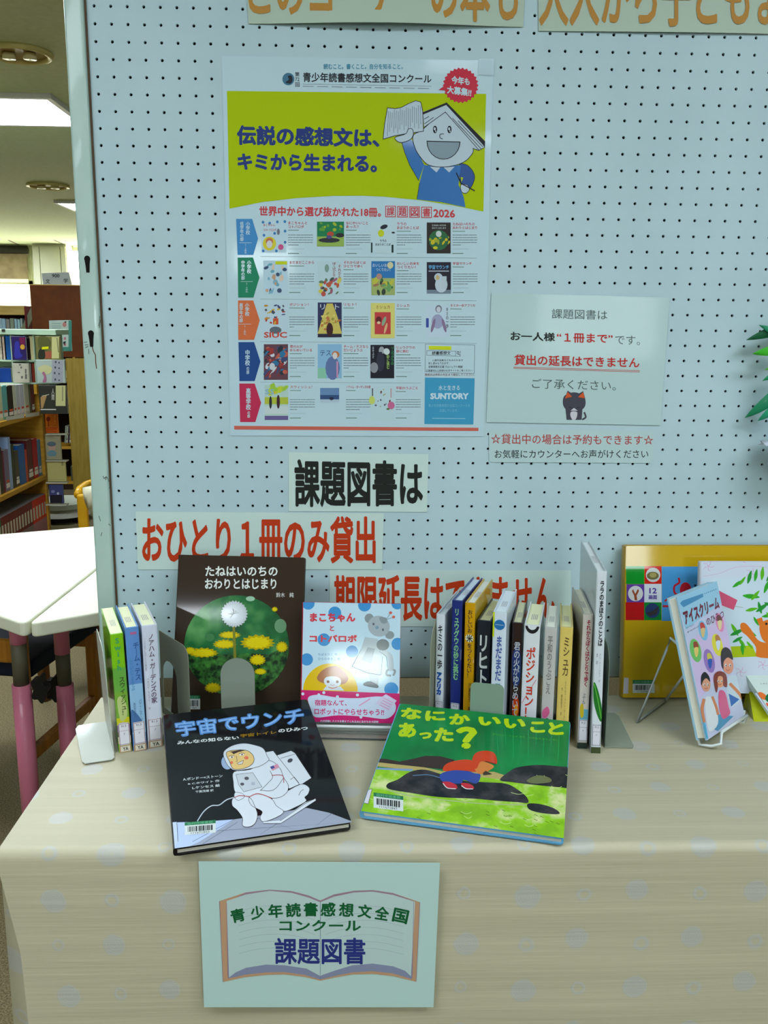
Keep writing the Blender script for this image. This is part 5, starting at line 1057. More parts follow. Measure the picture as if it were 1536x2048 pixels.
# clear acrylic stand holding it
m_acr = bpy.data.materials.new('clear_acrylic'); m_acr.use_nodes = True; b_ = m_acr.node_tree.nodes['Principled BSDF']
b_.inputs['Base Color'].default_value = (.9, .95, .95, 1); b_.inputs['Roughness'].default_value = .04; b_.inputs['Transmission Weight'].default_value = .95; b_.inputs['IOR'].default_value = 1.45
M4, T, R = frame(math.radians(-3.5), 0, 0, (.392, -.187, .7015)); AS = thing('book_stand', M4, 'clear acrylic stand under the blue dotted picture book', 'book stand')
g = G(); g.rbox((-.07, -.035, 0), (.07, .07, .003), m_acr, T, .001); g.build('base', AS)
g = G(); g.rbox((-.075, -.018, .003), (.075, -.015, .012), m_acr, T, .001); g.tube([T((-.075, -.0165, .0135)), T((.075, -.0165, .0135))], .0024, M((220, 226, 226), .12, .8), 12); g.build('front_lip', AS)  # opaque whitish bead on the clear lip stands in for its bright highlight
g = G(); T2 = frame(math.radians(-3.5), math.radians(-14.3), 0, (.3921, -.1875, .7145))[1]; g.rbox((-.05, .0135, .002), (.05, .0160, .13), m_acr, T2, .001); g.build('back_plate', AS)
# --- astronaut book
BS, S, T = picture_book((10.22, -82.08, -3.49), (.2897, -.5038, .7135), .2178, .2987, .0115, (14, 14, 19), (12, 12, 18), 'black picture book with an astronaut drawing, tilted back on the table', corners=[(329, 1431.7), (614, 1400), (703, 1644), (348.6, 1704)], rad=.005)
f = conv(320, 1390, 3.84); g = G(); wA = gloss((206, 214, 222)); oA = M((50, 44, 52), .4); rA = M((160, 60, 60), .4)
g.poly(S, mp(f, (100, 1215), (95, 1000), (330, 990), (575, 968), (860, 920), (1130, 870), (1300, 905), (1480, 965), (1480, 985)), gloss((150, 158, 176)), 1)
g.poly(S, mp(f, (100, 1215), (95, 1000), (330, 990), (575, 968), (470, 1040), (300, 1150), (230, 1200)), gloss((176, 194, 228)), 1.3)  # paler bluish corner: a reflection of light painted into the cover picture
for p in ([(600, 990), (330, 1165)], [(900, 1000), (760, 1120)], [(1320, 910), (1190, 1040)], [(575, 968), (250, 1150)], [(440, 1060), (1470, 985)], [(700, 940), (1060, 1060)]): g.line(S, mp(f, *p), .8, M((84, 88, 100), .4), 2)
g.curve(S, mp(f, (290, 985), (340, 910), (400, 865), (460, 858), (520, 815), (600, 790)), 2.0, gloss((180, 190, 200)), 2)
# toilet with tank
g.poly(S, mp(f, (905, 468), (1010, 432), (1040, 450), (1165, 640), (1070, 705), (1000, 640)), wA, 2.5); g.line(S, mp(f, (905, 468), (1010, 432), (1040, 450), (1165, 640), (1070, 705)), .9, oA, 3); g.line(S, mp(f, (930, 492), (1040, 458)), .8, oA, 3); g.ell(S, *f(1003, 508), 5.5, 3.8, M((70, 70, 80), .4), 3.2, -30)
g.poly(S, mp(f, (815, 445), (875, 435), (1075, 690), (1000, 725), (850, 560)), wA, 3.2); g.line(S, mp(f, (815, 445), (875, 435), (1075, 690), (1000, 725)), .9, oA, 3.6); g.line(S, mp(f, (1005, 655), (1035, 635), (1070, 680)), .8, oA, 3.7)
g.blob(S, mp(f, (860, 810), (980, 745), (1060, 700), (1110, 690), (1150, 720), (1140, 765), (1115, 790), (1125, 820), (1040, 870), (960, 900), (900, 860)), wA, 3, oA, .9)
g.poly(S, mp(f, (800, 985), (930, 972), (1120, 830), (1198, 798), (1200, 812), (1150, 850), (935, 995), (800, 998)), wA, 3.4); g.line(S, mp(f, (800, 998), (935, 995), (1200, 815), (1198, 798), (1130, 832), (930, 975)), .9, oA, 3.8); g.curve(S, mp(f, (1105, 730), (1085, 745), (1070, 775)), .9, oA, 4)
# body
g.blob(S, mp(f, (575, 600), (700, 580), (835, 510), (920, 560), (955, 640), (990, 700), (975, 760), (900, 800), (760, 790), (650, 800), (585, 760), (570, 680)), wA, 4.2, oA, .9)
g.blob(S, mp(f, (690, 800), (760, 770), (860, 805), (900, 860), (955, 905), (900, 950), (800, 985), (775, 950), (790, 905), (710, 860)), wA, 4.8, oA, .9)
g.blob(S, mp(f, (575, 800), (690, 795), (740, 880), (755, 940), (735, 1000), (690, 1028), (640, 1018), (640, 960), (600, 900), (560, 860)), wA, 5.2, oA, .9)
g.blob(S, mp(f, (585, 760), (640, 770), (655, 795), (610, 822), (578, 800)), wA, 5.6, oA, .8)
g.poly(S, mp(f, (590, 620), (720, 605), (790, 715), (650, 755), (610, 700)), gloss((190, 198, 206)), 5); g.line(S, mp(f, (590, 620), (720, 605), (790, 715), (650, 755), (610, 700), (590, 620)), .7, oA, 5.4)
g.ell(S, *f(672, 650), 4.6, 3.4, M((80, 80, 90), .4), 5.6); g.ell(S, *f(638, 695), 4, 3, M((80, 80, 90), .4), 5.6); g.ell(S, *f(722, 690), 4, 3.4, gloss((168, 176, 190)), 5.6)
g.curve(S, mp(f, (865, 625), (945, 625), (955, 680)), 1.4, rA, 5.8); g.curve(S, mp(f, (690, 795), (760, 768), (860, 800)), 1.6, rA, 5.8); g.curve(S, mp(f, (580, 800), (620, 785), (690, 792)), 1.6, rA, 5.8); g.curve(S, mp(f, (850, 590), (870, 640), (830, 690), (775, 745)), .9, oA, 5.8); g.curve(S, mp(f, (955, 640), (900, 720), (850, 745), (780, 740)), .9, oA, 5.8)
g.poly(S, mp(f, (850, 560), (908, 535), (922, 562), (870, 590)), gloss((200, 140, 160)), 6); g.poly(S, mp(f, (850, 560), (876, 549), (888, 566), (862, 578)), gloss((70, 76, 140)), 6.4)
# helmet and face
g.ell(S, *f(520, 530), 11, 14, gloss((150, 172, 205)), 5.6, -10); g.blob(S, mp(f, (495, 450), (560, 400), (650, 380), (740, 395), (800, 420), (830, 480), (840, 510), (760, 560), (600, 590), (545, 570), (510, 520)), wA, 6, oA, .9)
g.blob(S, mp(f, (517, 452), (600, 432), (680, 438), (725, 480), (722, 530), (670, 568), (575, 582), (540, 520)), gloss((222, 190, 120)), 6.6, oA, 1)
g.poly(S, mp(f, (540, 447), (620, 432), (660, 436), (610, 448), (570, 466), (560, 452)), M((60, 44, 36), .4), 7); g.ell(S, *f(670, 492), 4.4, 3.4, gloss((224, 112, 80)), 7); g.ell(S, *f(556, 530), 3, 3, gloss((224, 112, 80)), 7)
for x, y in ((556, 488), (634, 468)): g.ell(S, *f(x, y), 5, 1.9, gloss((220, 220, 214)), 7, -10); g.ell(S, *f(x + 3, y), 1.5, 1.6, oA, 7.5); g.curve(S, mp(f, (x - 22, y - 6), (x, y - 14), (x + 24, y - 8)), .8, oA, 7.5)
g.curve(S, mp(f, (592, 480), (600, 515), (590, 522)), .8, oA, 7.5); g.poly(S, mp(f, (598, 535), (648, 512), (640, 540), (612, 546)), gloss((205, 205, 200)), 7.2); g.line(S, mp(f, (598, 535), (648, 512), (640, 540), (612, 546), (598, 535)), .8, M((120, 60, 50), .4), 7.6)
g.build('picture', BS); g = G()
cA, cA2 = gloss((84, 138, 205)), gloss((140, 184, 230))
qT = [f(112, 210), f(1103, 96), f(1112, 226), f(135, 336)]
g.text(S, '宇宙でウンチ', qT, cA, L=2, bold=.055, res=3); g.text(S, '宇宙でウンチ', [f(122, 218), f(1094, 108), f(1103, 216), f(145, 326)], cA2, L=3.5, bold=.0, res=2)
g.text(S, 'みんなの知らない', [f(135, 362), f(612, 318), f(614, 345), f(138, 392)], gloss((214, 220, 222)), L=2, bold=.035); g.text(S, '宇宙トイレ', [f(622, 308), f(898, 276), f(900, 302), f(625, 334)], gloss((140, 108, 20)), L=2, bold=.035); g.text(S, 'のひみつ', [f(912, 268), f(1134, 246), f(1138, 272), f(914, 296)], gloss((214, 220, 222)), L=2, bold=.035)
cW2 = gloss((200, 208, 210)); g.text(S, 'A.ボンドー=ストーン', [f(178, 650), f(486, 618), f(488, 640), f(180, 672)], cW2, L=2, bold=.02); g.text(S, '& C.ホワイト 作', [f(215, 690), f(462, 658), f(463, 678), f(217, 703)], cW2, L=2, bold=.02); g.text(S, 'L.ケンセス 絵', [f(250, 716), f(465, 692), f(466, 714), f(252, 738)], cW2, L=2, bold=.02); g.text(S, '千葉茂樹 訳', [f(275, 748), f(416, 733), f(417, 752), f(277, 766)], cW2, L=2, bold=.01); g.build('lettering', BS)
g = G(); barcode(g, f, S, 190, 1000, 432, 1100, 26, L=4, sk=-.10, num='111671855'); g.build('barcode_label', BS)
g = G(); g.poly(S, mp(f, (96, 1000), (128, 996), (136, 1150), (108, 1200)), gloss((186, 200, 218)), 3); g.line(S, mp(f, (128, 996), (136, 1150)), .8, M((60, 60, 70)), 4); g.build('spine_label', BS)
# --- green pond book
m_pond = noisy('pond_green', (120, 176, 8), (206, 214, 150), 34, rough=.4, coat=.5, stretch=(1, 2.6, 1), detail=5, lo=.36, hi=.66, c3=(140, 196, 20))
m_gr = noisy('painted_green', (0, 104, 48), (10, 138, 66), 16, rough=.32, detail=5, coat=.3, stretch=(1, 1, 1), lo=.3, hi=.7)
m_rk = noisy('painted_rock', (22, 24, 30), (74, 70, 74), 40, rough=.32, detail=5, coat=.3, lo=.42, hi=.75)
BG_, S, T = picture_book((-13.69, -79.44, 1.08), (.5318, -.4836, .7135), .2573, .2464, .0115, (92, 158, 196), m_gr, 'green picture book with a crouching child in a red hood beside a pond', corners=[(800, 1408.6), (1140, 1445), (1129, 1680), (722, 1624)], rad=.005)
f = conv(700, 1390, 3.339); g = G()
g.poly(S, mp(f, (60, 800), (150, 500), (420, 500), (700, 520), (1000, 570), (1480, 600), (1480, 990), (1420, 985)), m_pond, 1)
g.poly(S, mp(f, (165, 480), (185, 455), (450, 480), (640, 520), (860, 520), (960, 520), (1040, 545), (1000, 570), (620, 530), (300, 495)), gloss((176, 160, 96)), 1.6); g.poly(S, mp(f, (160, 500), (170, 490), (420, 500), (415, 515)), gloss((120, 150, 190)), 1.8)
g.poly(S, mp(f, (195, 430), (240, 432), (330, 450), (430, 430), (500, 412), (600, 415), (700, 440), (640, 505), (500, 490), (300, 468), (190, 455)), gloss((54, 40, 38)), 2)
g.blob(S, mp(f, (1000, 575), (1060, 520), (1120, 490), (1250, 475), (1400, 485), (1460, 500), (1460, 620), (1400, 625), (1200, 605), (1080, 590)), m_rk, 2); g.blob(S, mp(f, (1180, 580), (1250, 545), (1330, 560), (1340, 590), (1230, 600)), gloss((104, 110, 70)), 2.4)
g.blob(S, mp(f, (250, 600), (320, 570), (400, 520), (500, 505), (620, 540), (760, 580), (900, 590), (1040, 600), (1120, 640), (1180, 690), (1190, 730), (1120, 725), (980, 715), (820, 700), (600, 690), (400, 660), (260, 635)), m_rk, 2.4)
g.blob(S, mp(f, (1190, 735), (1280, 740), (1370, 770), (1400, 805), (1290, 800), (1200, 775)), m_rk, 2.3)
g.curve(S, mp(f, (245, 640), (400, 680), (650, 712), (900, 735), (1180, 745)), 1.6, gloss((170, 176, 140)), 3); g.curve(S, mp(f, (420, 545), (520, 540), (600, 560)), 1.6, gloss((90, 120, 150)), 3)
for k in range(9): x = 980 + k * 52; g.line(S, mp(f, (x, 300 - (k % 3) * 60), (x + 10 - k * 2, 430 - (k % 2) * 90)), 1.3, gloss((30, 150, 84)), 1.2)
rr = random.Random(6)
for k in range(34):
    x, y = rr.uniform(420, 1430), rr.uniform(760, 940)
    if y < 760 + (x - 900) * .05: continue
    g.line(S, mp(f, (x, y), (x + 22, y + 9)), 1.0, gloss((90, 110, 20)), 2.6)
for k in range(30): x, y = rr.uniform(120, 1440), rr.uniform(520, 900); w = rr.uniform(18, 60); g.curve(S, mp(f, (x, y), (x + w, y + 14), (x + 2 * w, y + 4)), .9, gloss((198, 214, 140)), 2.2)
cRe, cJe, cSk = gloss((198, 62, 22)), gloss((52, 72, 150)), gloss((204, 124, 56))
g.blob(S, mp(f, (600, 540), (660, 515), (760, 510), (830, 530), (870, 540), (860, 585), (830, 600), (760, 575), (740, 600), (660, 595), (610, 580)), cJe, 4)
g.blob(S, mp(f, (618, 505), (640, 470), (700, 448), (790, 440), (850, 470), (850, 520), (780, 515), (700, 510), (640, 518)), cRe, 4.4)
g.blob(S, mp(f, (835, 480), (870, 450), (940, 470), (960, 490), (925, 515), (905, 530), (860, 535), (835, 510)), cSk, 5); g.blob(S, mp(f, (815, 440), (840, 395), (900, 380), (960, 395), (980, 440), (975, 470), (920, 455), (870, 455), (845, 500), (825, 490)), cRe, 5.4)
g.line(S, mp(f, (905, 452), (972, 470)), 1.6, gloss((110, 30, 16)), 6); g.poly(S, mp(f, (886, 530), (905, 515), (950, 538), (890, 545)), gloss((60, 50, 40)), 5.6)
g.blob(S, mp(f, (618, 590), (660, 588), (710, 610), (712, 635), (670, 636), (630, 615)), gloss((186, 44, 56)), 5); g.blob(S, mp(f, (740, 598), (790, 600), (825, 620), (820, 638), (770, 632)), gloss((186, 44, 56)), 5); g.curve(S, mp(f, (622, 600), (650, 630), (705, 636)), 1.6, gloss((214, 214, 214)), 6); g.curve(S, mp(f, (745, 615), (775, 635), (820, 637)), 1.6, gloss((214, 214, 214)), 6)
g.build('picture', BG_); g = G(); cL = gloss((176, 206, 16))
for s_, q in (('な', (340, 92, 478, 170, 3)), ('に', (500, 112, 635, 180, 3)), ('か', (660, 132, 800, 205, 3)), ('い', (855, 152, 1005, 212, 3)), ('い', (1025, 165, 1170, 230, 3)), ('こ', (1200, 185, 1300, 260, 3)), ('と', (1320, 190, 1425, 275, 3)), ('あ', (322, 192, 442, 290, 3)), ('っ', (462, 255, 545, 300, 3)), ('た', (560, 225, 690, 318, 3)), ('？', (705, 218, 848, 366, 3))):
    g.text(S, s_, (*f(q[0], q[1]), *f(q[2], q[3])), cL, L=3, bold=.055)
g.text(S, 'アリソン・ジェイ さく　いのもとひろこ やく', [f(950, 262), f(1385, 304), f(1385, 316), f(950, 276)], gloss((80, 190, 40)), L=3); g.build('lettering', BG_)
g = G(); barcode(g, f, S, 158, 658, 356, 760, 26, L=4, sk=.13, num='111671847'); g.build('barcode_label', BG_)
g = G(); g.poly(S, mp(f, (122, 640), (148, 634), (122, 735), (92, 728)), gloss((205, 205, 214)), 4); g.line(S, mp(f, (122, 640), (148, 634), (122, 735), (92, 728), (122, 640)), .8, M((90, 60, 90)), 5); g.build('spine_label', BG_)
# --- yellow encyclopedia-like box book at the right
BY, S, T = picture_book((0, -8.36, 0), (1.0422, -.0706, .7035), .36, .2631, .022, (176, 140, 20), (196, 160, 8), 'large yellow picture book with coloured squares, leaning on the pegboard', rad=.003)
f = conv(1200, 1060, 4.268); g = G()
def sq(x0, y0, x1, y1, c, L=1): g.poly(S, mp(f, (x0, y0), (x1, y0), (x1, y1), (x0, y1)), gloss(c), L)
sq(222, 308, 378, 462, (10, 140, 34)); sq(380, 308, 525, 462, (200, 32, 16)); sq(527, 312, 1500, 776, (70, 146, 200)); sq(226, 463, 378, 617, (96, 60, 150)); sq(378, 460, 525, 617, (206, 214, 220)); sq(218, 617, 376, 770, (186, 20, 20)); sq(376, 617, 524, 770, (16, 126, 44))
g.ell(S, *f(453, 383), 14.5, 14.5, gloss((200, 206, 204)), 2); g.ell(S, *f(450, 390), 12, 8, gloss((110, 104, 60)), 3); g.ell(S, *f(452, 385), 7, 5, gloss((160, 150, 90)), 4); g.ell(S, *f(303, 542), 15, 15.5, gloss((206, 208, 206)), 2)
g.poly(S, mp(f, (290, 560), (272, 520), (282, 505), (300, 545), (325, 500), (332, 520), (312, 560), (318, 600), (296, 600)), gloss((150, 70, 40)), 3); g.ell(S, *f(447, 688), 14.5, 15, gloss((40, 60, 100)), 2); g.poly(S, mp(f, (395, 705), (450, 690), (508, 645), (480, 720), (420, 735)), gloss((54, 50, 50)), 3)
cOc = gloss((176, 26, 40)); g.ell(S, *f(730, 510), 11.5, 15, cOc, 2); g.curve(S, mp(f, (700, 560), (640, 540), (635, 480), (675, 450), (672, 412)), 4, cOc, 2); g.curve(S, mp(f, (690, 570), (640, 590), (600, 575), (555, 605)), 3.4, cOc, 2); g.line(S, mp(f, (540, 650), (640, 650)), 4, cOc, 2); g.curve(S, mp(f, (800, 560), (815, 500), (812, 470)), 4, gloss((40, 40, 50)), 2)
g.build('picture', BY); g = G(); g.text(S, '12', (*f(420, 494), *f(484, 542)), gloss((90, 64, 150)), L=3, bold=.03); g.text(S, '画面', (*f(415, 556), *f(487, 592)), gloss((90, 64, 150)), L=3, bold=.03); g.build('lettering', BY)
g = G(); barcode(g, f, S, 278, 1280, 465, 1390, 32, L=3, num='111204465'); g.build('barcode_label', BY); g = G(); g.poly(S, mp(f, (205, 1260), (245, 1262), (240, 1396), (198, 1396)), gloss((196, 190, 200)), 3); g.build('spine_label', BY)
# --- white star festival book on a stand
BW, S, T = picture_book((-.5, -9.0, 0), (1.125, -.1155, .7295), .30, .222, .012, (196, 200, 206), (200, 210, 224), 'white picture book with green bamboo leaves and an orange animal', rad=.002)
cs = [tuple(proj(T((a, 0, b_)))) for a, b_ in ((-.15, .222), (.15, 0))]
g = G(); cx0, cy0 = cs[0]
g.poly(S, mp(f, (868, 412), (1500, 400), (1500, 1075), (1020, 1092)), gloss((196, 214, 226)), 1); g.poly(S, mp(f, (1000, 1000), (1300, 985), (1340, 1080), (1010, 1094)), gloss((168, 190, 16)), 1.4)
rr = random.Random(3); cLf = [gloss((50, 160, 40)), gloss((90, 176, 30)), gloss((36, 140, 50))]
for i, (x, y, a, l) in enumerate(((1130, 490, -35, 110), (1190, 470, -55, 90), (1260, 460, -75, 120), (1320, 440, -80, 110), (1380, 430, -85, 120), (1420, 440, -60, 90), (1215, 560, 5, 150), (1290, 600, -50, 110), (1350, 610, 75, 110), (1400, 540, -70, 120), (1240, 690, -12, 110), (1330, 700, -35, 130), (1310, 740, 60, 90), (1120, 800, 60, 120), (1110, 900, -25, 130), (1240, 850, 30, 110), (1180, 920, 55, 110), (1130, 960, -30, 100), (1210, 960, 85, 110), (1250, 950, 50, 80), (1400, 620, 20, 110), (1380, 740, -10, 110), (1420, 700, 60, 100))):
    a = math.radians(a); dx_, dy_ = math.cos(a) * l, math.sin(a) * l; nx, ny = -dy_ * .13, dx_ * .13
    g.blob(S, mp(f, (x, y), (x + dx_ * .35 + nx, y - 0 + dy_ * .35 + ny), (x + dx_ * .7 + nx * .8, y + dy_ * .7 + ny * .8), (x + dx_, y + dy_), (x + dx_ * .6 - nx, y + dy_ * .6 - ny), (x + dx_ * .25 - nx * .8, y + dy_ * .25 - ny * .8)), cLf[i % 3], 2 + (i % 5) * .2, k=3)
g.poly(S, mp(f, (1005, 512), (1172, 598), (1140, 682), (1030, 640)), gloss((206, 84, 116)), 3); g.line(S, mp(f, (1150, 650), (1222, 662)), .7, gloss((130, 140, 80)), 3)
cAn = gloss((216, 116, 36)); g.blob(S, mp(f, (1200, 800), (1240, 795), (1290, 850), (1340, 930), (1400, 960), (1500, 960), (1500, 1080), (1340, 1082), (1330, 1000), (1260, 910), (1205, 860)), cAn, 4); g.blob(S, mp(f, (1360, 850), (1380, 790), (1440, 765), (1500, 790), (1500, 960), (1400, 950)), cAn, 4.2); g.poly(S, mp(f, (1335, 760), (1380, 745), (1400, 800), (1365, 830)), cAn, 4)
g.ell(S, *f(1418, 800), 2.4, 2.4, gloss((40, 30, 20)), 5.4)
cPl = gloss((208, 150, 190)); g.curve(S, mp(f, (880, 395), (1020, 370), (1150, 320), (1300, 310), (1420, 320)), .6, cPl, 1)
for x, y in ((1225, 240), (1290, 370), (1390, 1150), (1200, 1210), (925, 310)):
    for k in range(5): a = k * 1.257; g.curve(S, mp(f, (x, y), (x + 30 * math.cos(a + .3), y + 30 * math.sin(a + .3)), (x + 48 * math.cos(a), y + 42 * math.sin(a))), .9, cPl, 1)
g.build('picture', BW)
g = G(); wx = T((0, 0, 0)); m_wire = M((205, 214, 212), .25, .6)
WS = thing('wire_stand', (1.125, -.11, .70), 'white wire easel under the bamboo leaf picture book', 'book stand')
for sx_ in (-.12, -.085):
    g = G(); g.tube([(1.125 + sx_, -.150, .715), (1.125 + sx_, -.150, .703), (1.125 + sx_, -.085, .703), (1.125 + sx_, -.075, .78)], .0022, m_wire, 8); g.build('wire_leg', WS, True)
    g = G(); g.tube([(1.125 + sx_, -.130, .703), (1.125 + sx_, -.130, .7245), (1.125 + sx_, -.0985, .7245)], .0022, m_wire, 8); g.build('wire_shelf', WS, True)
# --- ice cream book on its wire easel
BI, S, T = picture_book((44.16, -17.5, .98), (.9811, -.2184, .7175), .1389, .2207, .017, (150, 190, 210), (192, 200, 226), 'pale blue study comic about ice cream on a white wire easel', corners=[(1353.5, 1203), (1434, 1165.4), (1487, 1442), (1413, 1490)], spine_left=False, rad=.001)
g = G()
g.poly(S, mp(f, (640, 612), (1000, 450), (1060, 640), (730, 900)), gloss((150, 200, 226)), 1); g.poly(S, mp(f, (760, 1000), (1080, 760), (1150, 1100), (1000, 1300), (850, 1500), (790, 1200)), gloss((206, 188, 226)), 1)
g.poly(S, mp(f, (680, 665), (700, 640), (875, 570), (880, 600), (710, 700)), gloss((70, 140, 186)), 2)
for k in range(7): g.ell(S, *f(892 + k * 16, 570 - k * 7), 1.1, 1.8, gloss((90, 150, 196)), 2)
for x, y, rx_, ry_, c in ((878, 905, 38, 90, (120, 186, 222)), (1020, 830, 34, 88, (226, 140, 186)), (815, 1080, 46, 104, (110, 190, 100)), (1000, 1030, 44, 100, (220, 214, 40)), (930, 1170, 44, 105, (150, 120, 190))):
    g.ell(S, *f(x, y), rx_ / 4.268, ry_ / 4.268, gloss(c), 2, -12, 18)
for (x, y, c1, c2) in ((870, 890, (196, 70, 60), (220, 190, 130)), (1015, 820, (110, 60, 40), (225, 210, 150)), (815, 1060, (150, 70, 50), (225, 200, 110)), (1000, 1000, (180, 120, 60), (205, 220, 235)), (930, 1160, (205, 195, 80), (50, 90, 180))):
    g.blob(S, mp(f, (x - 18, y - 50), (x + 8, y - 55), (x + 26, y - 10), (x + 6, y + 20), (x - 14, y)), gloss(c1), 3); g.blob(S, mp(f, (x - 12, y), (x + 22, y - 5), (x + 18, y + 58), (x + 4, y + 78), (x - 8, y + 50)), gloss(c2), 3.3)
def kid(hx, hy, hr, hair, skin, top, pts, hairpts):
    g.blob(S, mp(f, *pts), gloss(top), 4); g.ell(S, *f(hx, hy), hr / 4.268, hr * 1.65 / 4.268, gloss(skin), 5, -8, 18); g.blob(S, mp(f, *hairpts), gloss(hair), 5.5)
    for k in (-.38, .38): g.ell(S, *f(hx + hr * k, hy + 4), hr * .17 / 4.268, hr * .3 / 4.268, gloss((225, 230, 230)), 6, 0, 10); g.ell(S, *f(hx + hr * k + 2, hy + 6), hr * .09 / 4.268, hr * .18 / 4.268, gloss((30, 24, 24)), 6.5, 0, 10)
    g.curve(S, mp(f, (hx - hr * .3, hy + hr * .85), (hx, hy + hr * 1.05), (hx + hr * .3, hy + hr * .8)), 1, gloss((170, 70, 60)), 6.5)
kid(1085, 1205, 48, (34, 26, 26), (222, 150, 120), (196, 214, 226), [(1080, 1320), (1150, 1295), (1175, 1380), (1210, 1480), (1110, 1560), (1080, 1450)], [(1030, 1200), (1030, 1090), (1065, 1050), (1110, 1080), (1130, 1160), (1085, 1140), (1050, 1180), (1048, 1240)])
g.poly(S, mp(f, (1090, 1450), (1180, 1500), (1110, 1560)), gloss((40, 100, 180)), 4.5); g.curve(S, mp(f, (1105, 1370), (1170, 1440), (1205, 1490)), 6, gloss((210, 130, 80)), 5)
kid(1015, 1340, 36, (130, 56, 40), (226, 160, 120), (212, 96, 140), [(1010, 1430), (1060, 1440), (1090, 1560), (1100, 1620), (1040, 1660), (1010, 1560)], [(965, 1340), (975, 1280), (1020, 1258), (1070, 1290), (1078, 1390), (1045, 1380), (1040, 1310), (1000, 1310), (1000, 1400), (985, 1440)])
kid(900, 1370, 38, (24, 26, 34), (214, 156, 126), (214, 222, 228), [(895, 1490), (945, 1480), (985, 1560), (1000, 1700), (930, 1760), (900, 1640)], [(862, 1380), (862, 1300), (890, 1265), (925, 1300), (935, 1350), (905, 1320), (878, 1340)])
g.curve(S, mp(f, (885, 1500), (870, 1580), (885, 1680)), 6, gloss((205, 130, 90)), 4); g.line(S, mp(f, (885, 1700), (905, 1815)), 7, gloss((80, 170, 210)), 4); g.curve(S, mp(f, (955, 1480), (985, 1560), (1000, 1620)), 5, gloss((205, 130, 90)), 4.5)
g.poly(S, mp(f, (985, 1620), (1130, 1640), (1000, 1760), (960, 1740)), gloss((80, 150, 190)), 3.6); g.build('picture', BI)
g = G(); g.text(S, 'アイスクリーム', [f(700, 735), f(1008, 590), f(1020, 700), f(728, 860)], gloss((110, 24, 50)), L=4, bold=.045); g.text(S, 'のひみつ', [f(900, 800), f(1050, 715), f(1060, 790), f(912, 865)], gloss((110, 40, 70)), L=4, bold=.01)
g.text(S, '調べてみよう', [f(735, 878), f(800, 845), f(802, 858), f(738, 892)], gloss((90, 60, 80)), L=4); g.text(S, '食べものまんが', [f(742, 915), f(840, 858), f(842, 872), f(745, 930)], gloss((90, 60, 80)), L=4); g.build('lettering', BI)
WI = thing('wire_stand', at_z(1380, 1440, ZT), 'white wire easel holding the ice cream comic', 'book stand')
zw = ZT + .003
A_, B_ = at_z(1275, 1444, zw), at_z(1331, 1401, zw); apx = at_y(1341, 1281, float((A_[1] + B_[1]) / 2) + .01)
bk = T((0, .022, .12)); ap1 = apx + (A_ - B_) * .12; ap2 = apx + (B_ - A_) * .12
g = G(); g.tube([B_, A_, A_ * .12 + apx * .88 + (A_ - B_) * .02, apx + (0, 0, .004), T((-.03, .021, .125)), T((.03, .021, .125)), B_ * .5 + T((.03, .021, .125)) * .5, B_], .0024, m_wire, 8, True); g.build('rear_wire', WI, True)
g = G(); lz = -.012
g.tube([T((-.055, .021, .125)), T((-.058, .021, .02)), T((-.058, .019, -.010)), T((-.056, .000, -.0125)), T((-.05, -.012, -.010)), T((-.045, -.014, .006)), T((.052, -.012, .004)), T((.056, -.004, -.008)), T((.058, .019, -.008)), T((.058, .021, .02)), T((.055, .021, .125))], .0024, m_wire, 8); g.build('front_wire', WI, True)
# --- olive glossy wrapped wedge with a white picture book on it (right edge)
OW = thing('paper_wedge', (1.13, -.23, ZT), 'glossy olive yellow wrapped wedge under the white vegetable book, right photo edge', 'book stand')
P0, P1 = at_z(1508, 1443, ZT), at_z(1560, 1443, ZT); Pb = at_z(1492, 1418, ZT)
m_ol = M((176, 184, 24), .18, .9); tp = at_y(1496, 1372, float(P0[1]) + .055); up_ = np.array([0, .0, 1])
P1 = P0 + (.20, -.005, 0); bk0, bk1 = Pb + (0.0, .012, 0), P1 + (0, .055, 0); t0, t1 = tp, tp + (.21, 0, 0)
g = G(); g.raw([P0, P1, bk1, bk0, Pb, t0, t1], [(0, 1, 2, 3, 4), (0, 1, 6, 5), (4, 0, 5), (3, 4, 5), (3, 2, 6, 5), (1, 2, 6)], m_ol); g.build('wrapped_body', OW)
n_ = np.cross(P1 - P0, t0 - P0); n_ /= np.linalg.norm(n_); n_ = n_ if n_[1] < 0 else -n_
q0 = S_plane(P0 + n_ * .02, n_)
g = G(); cq = [q0(1487, 1343), q0(1640, 1341), q0(1690, 1424), q0(1541, 1424)]; g.prism(cq, -n_ * .012, gloss((200, 216, 210))); VB = tag(g.build('picture_book'), 'white picture book with orange and green vegetables, tilted on the olive wedge', 'book')
g = G(); g.blob(q0, [(1516, 1386), (1524, 1385), (1534, 1393), (1536, 1400), (1524, 1398)], gloss((220, 110, 50)), 2); g.blob(q0, [(1530, 1398), (1536, 1388), (1545, 1396), (1540, 1406)], gloss((30, 110, 70)), 2); g.blob(q0, [(1532, 1406), (1545, 1410), (1545, 1418), (1536, 1414)], gloss((214, 90, 60)), 2)
g.line(q0, [(1512, 1387), (1538, 1424)], 3, gloss((190, 196, 220)), 1); g.text(q0, 'しゅんのやさい', (1521, 1365, 1556, 1369), M((90, 100, 100)), L=2); g.build('picture', VB)
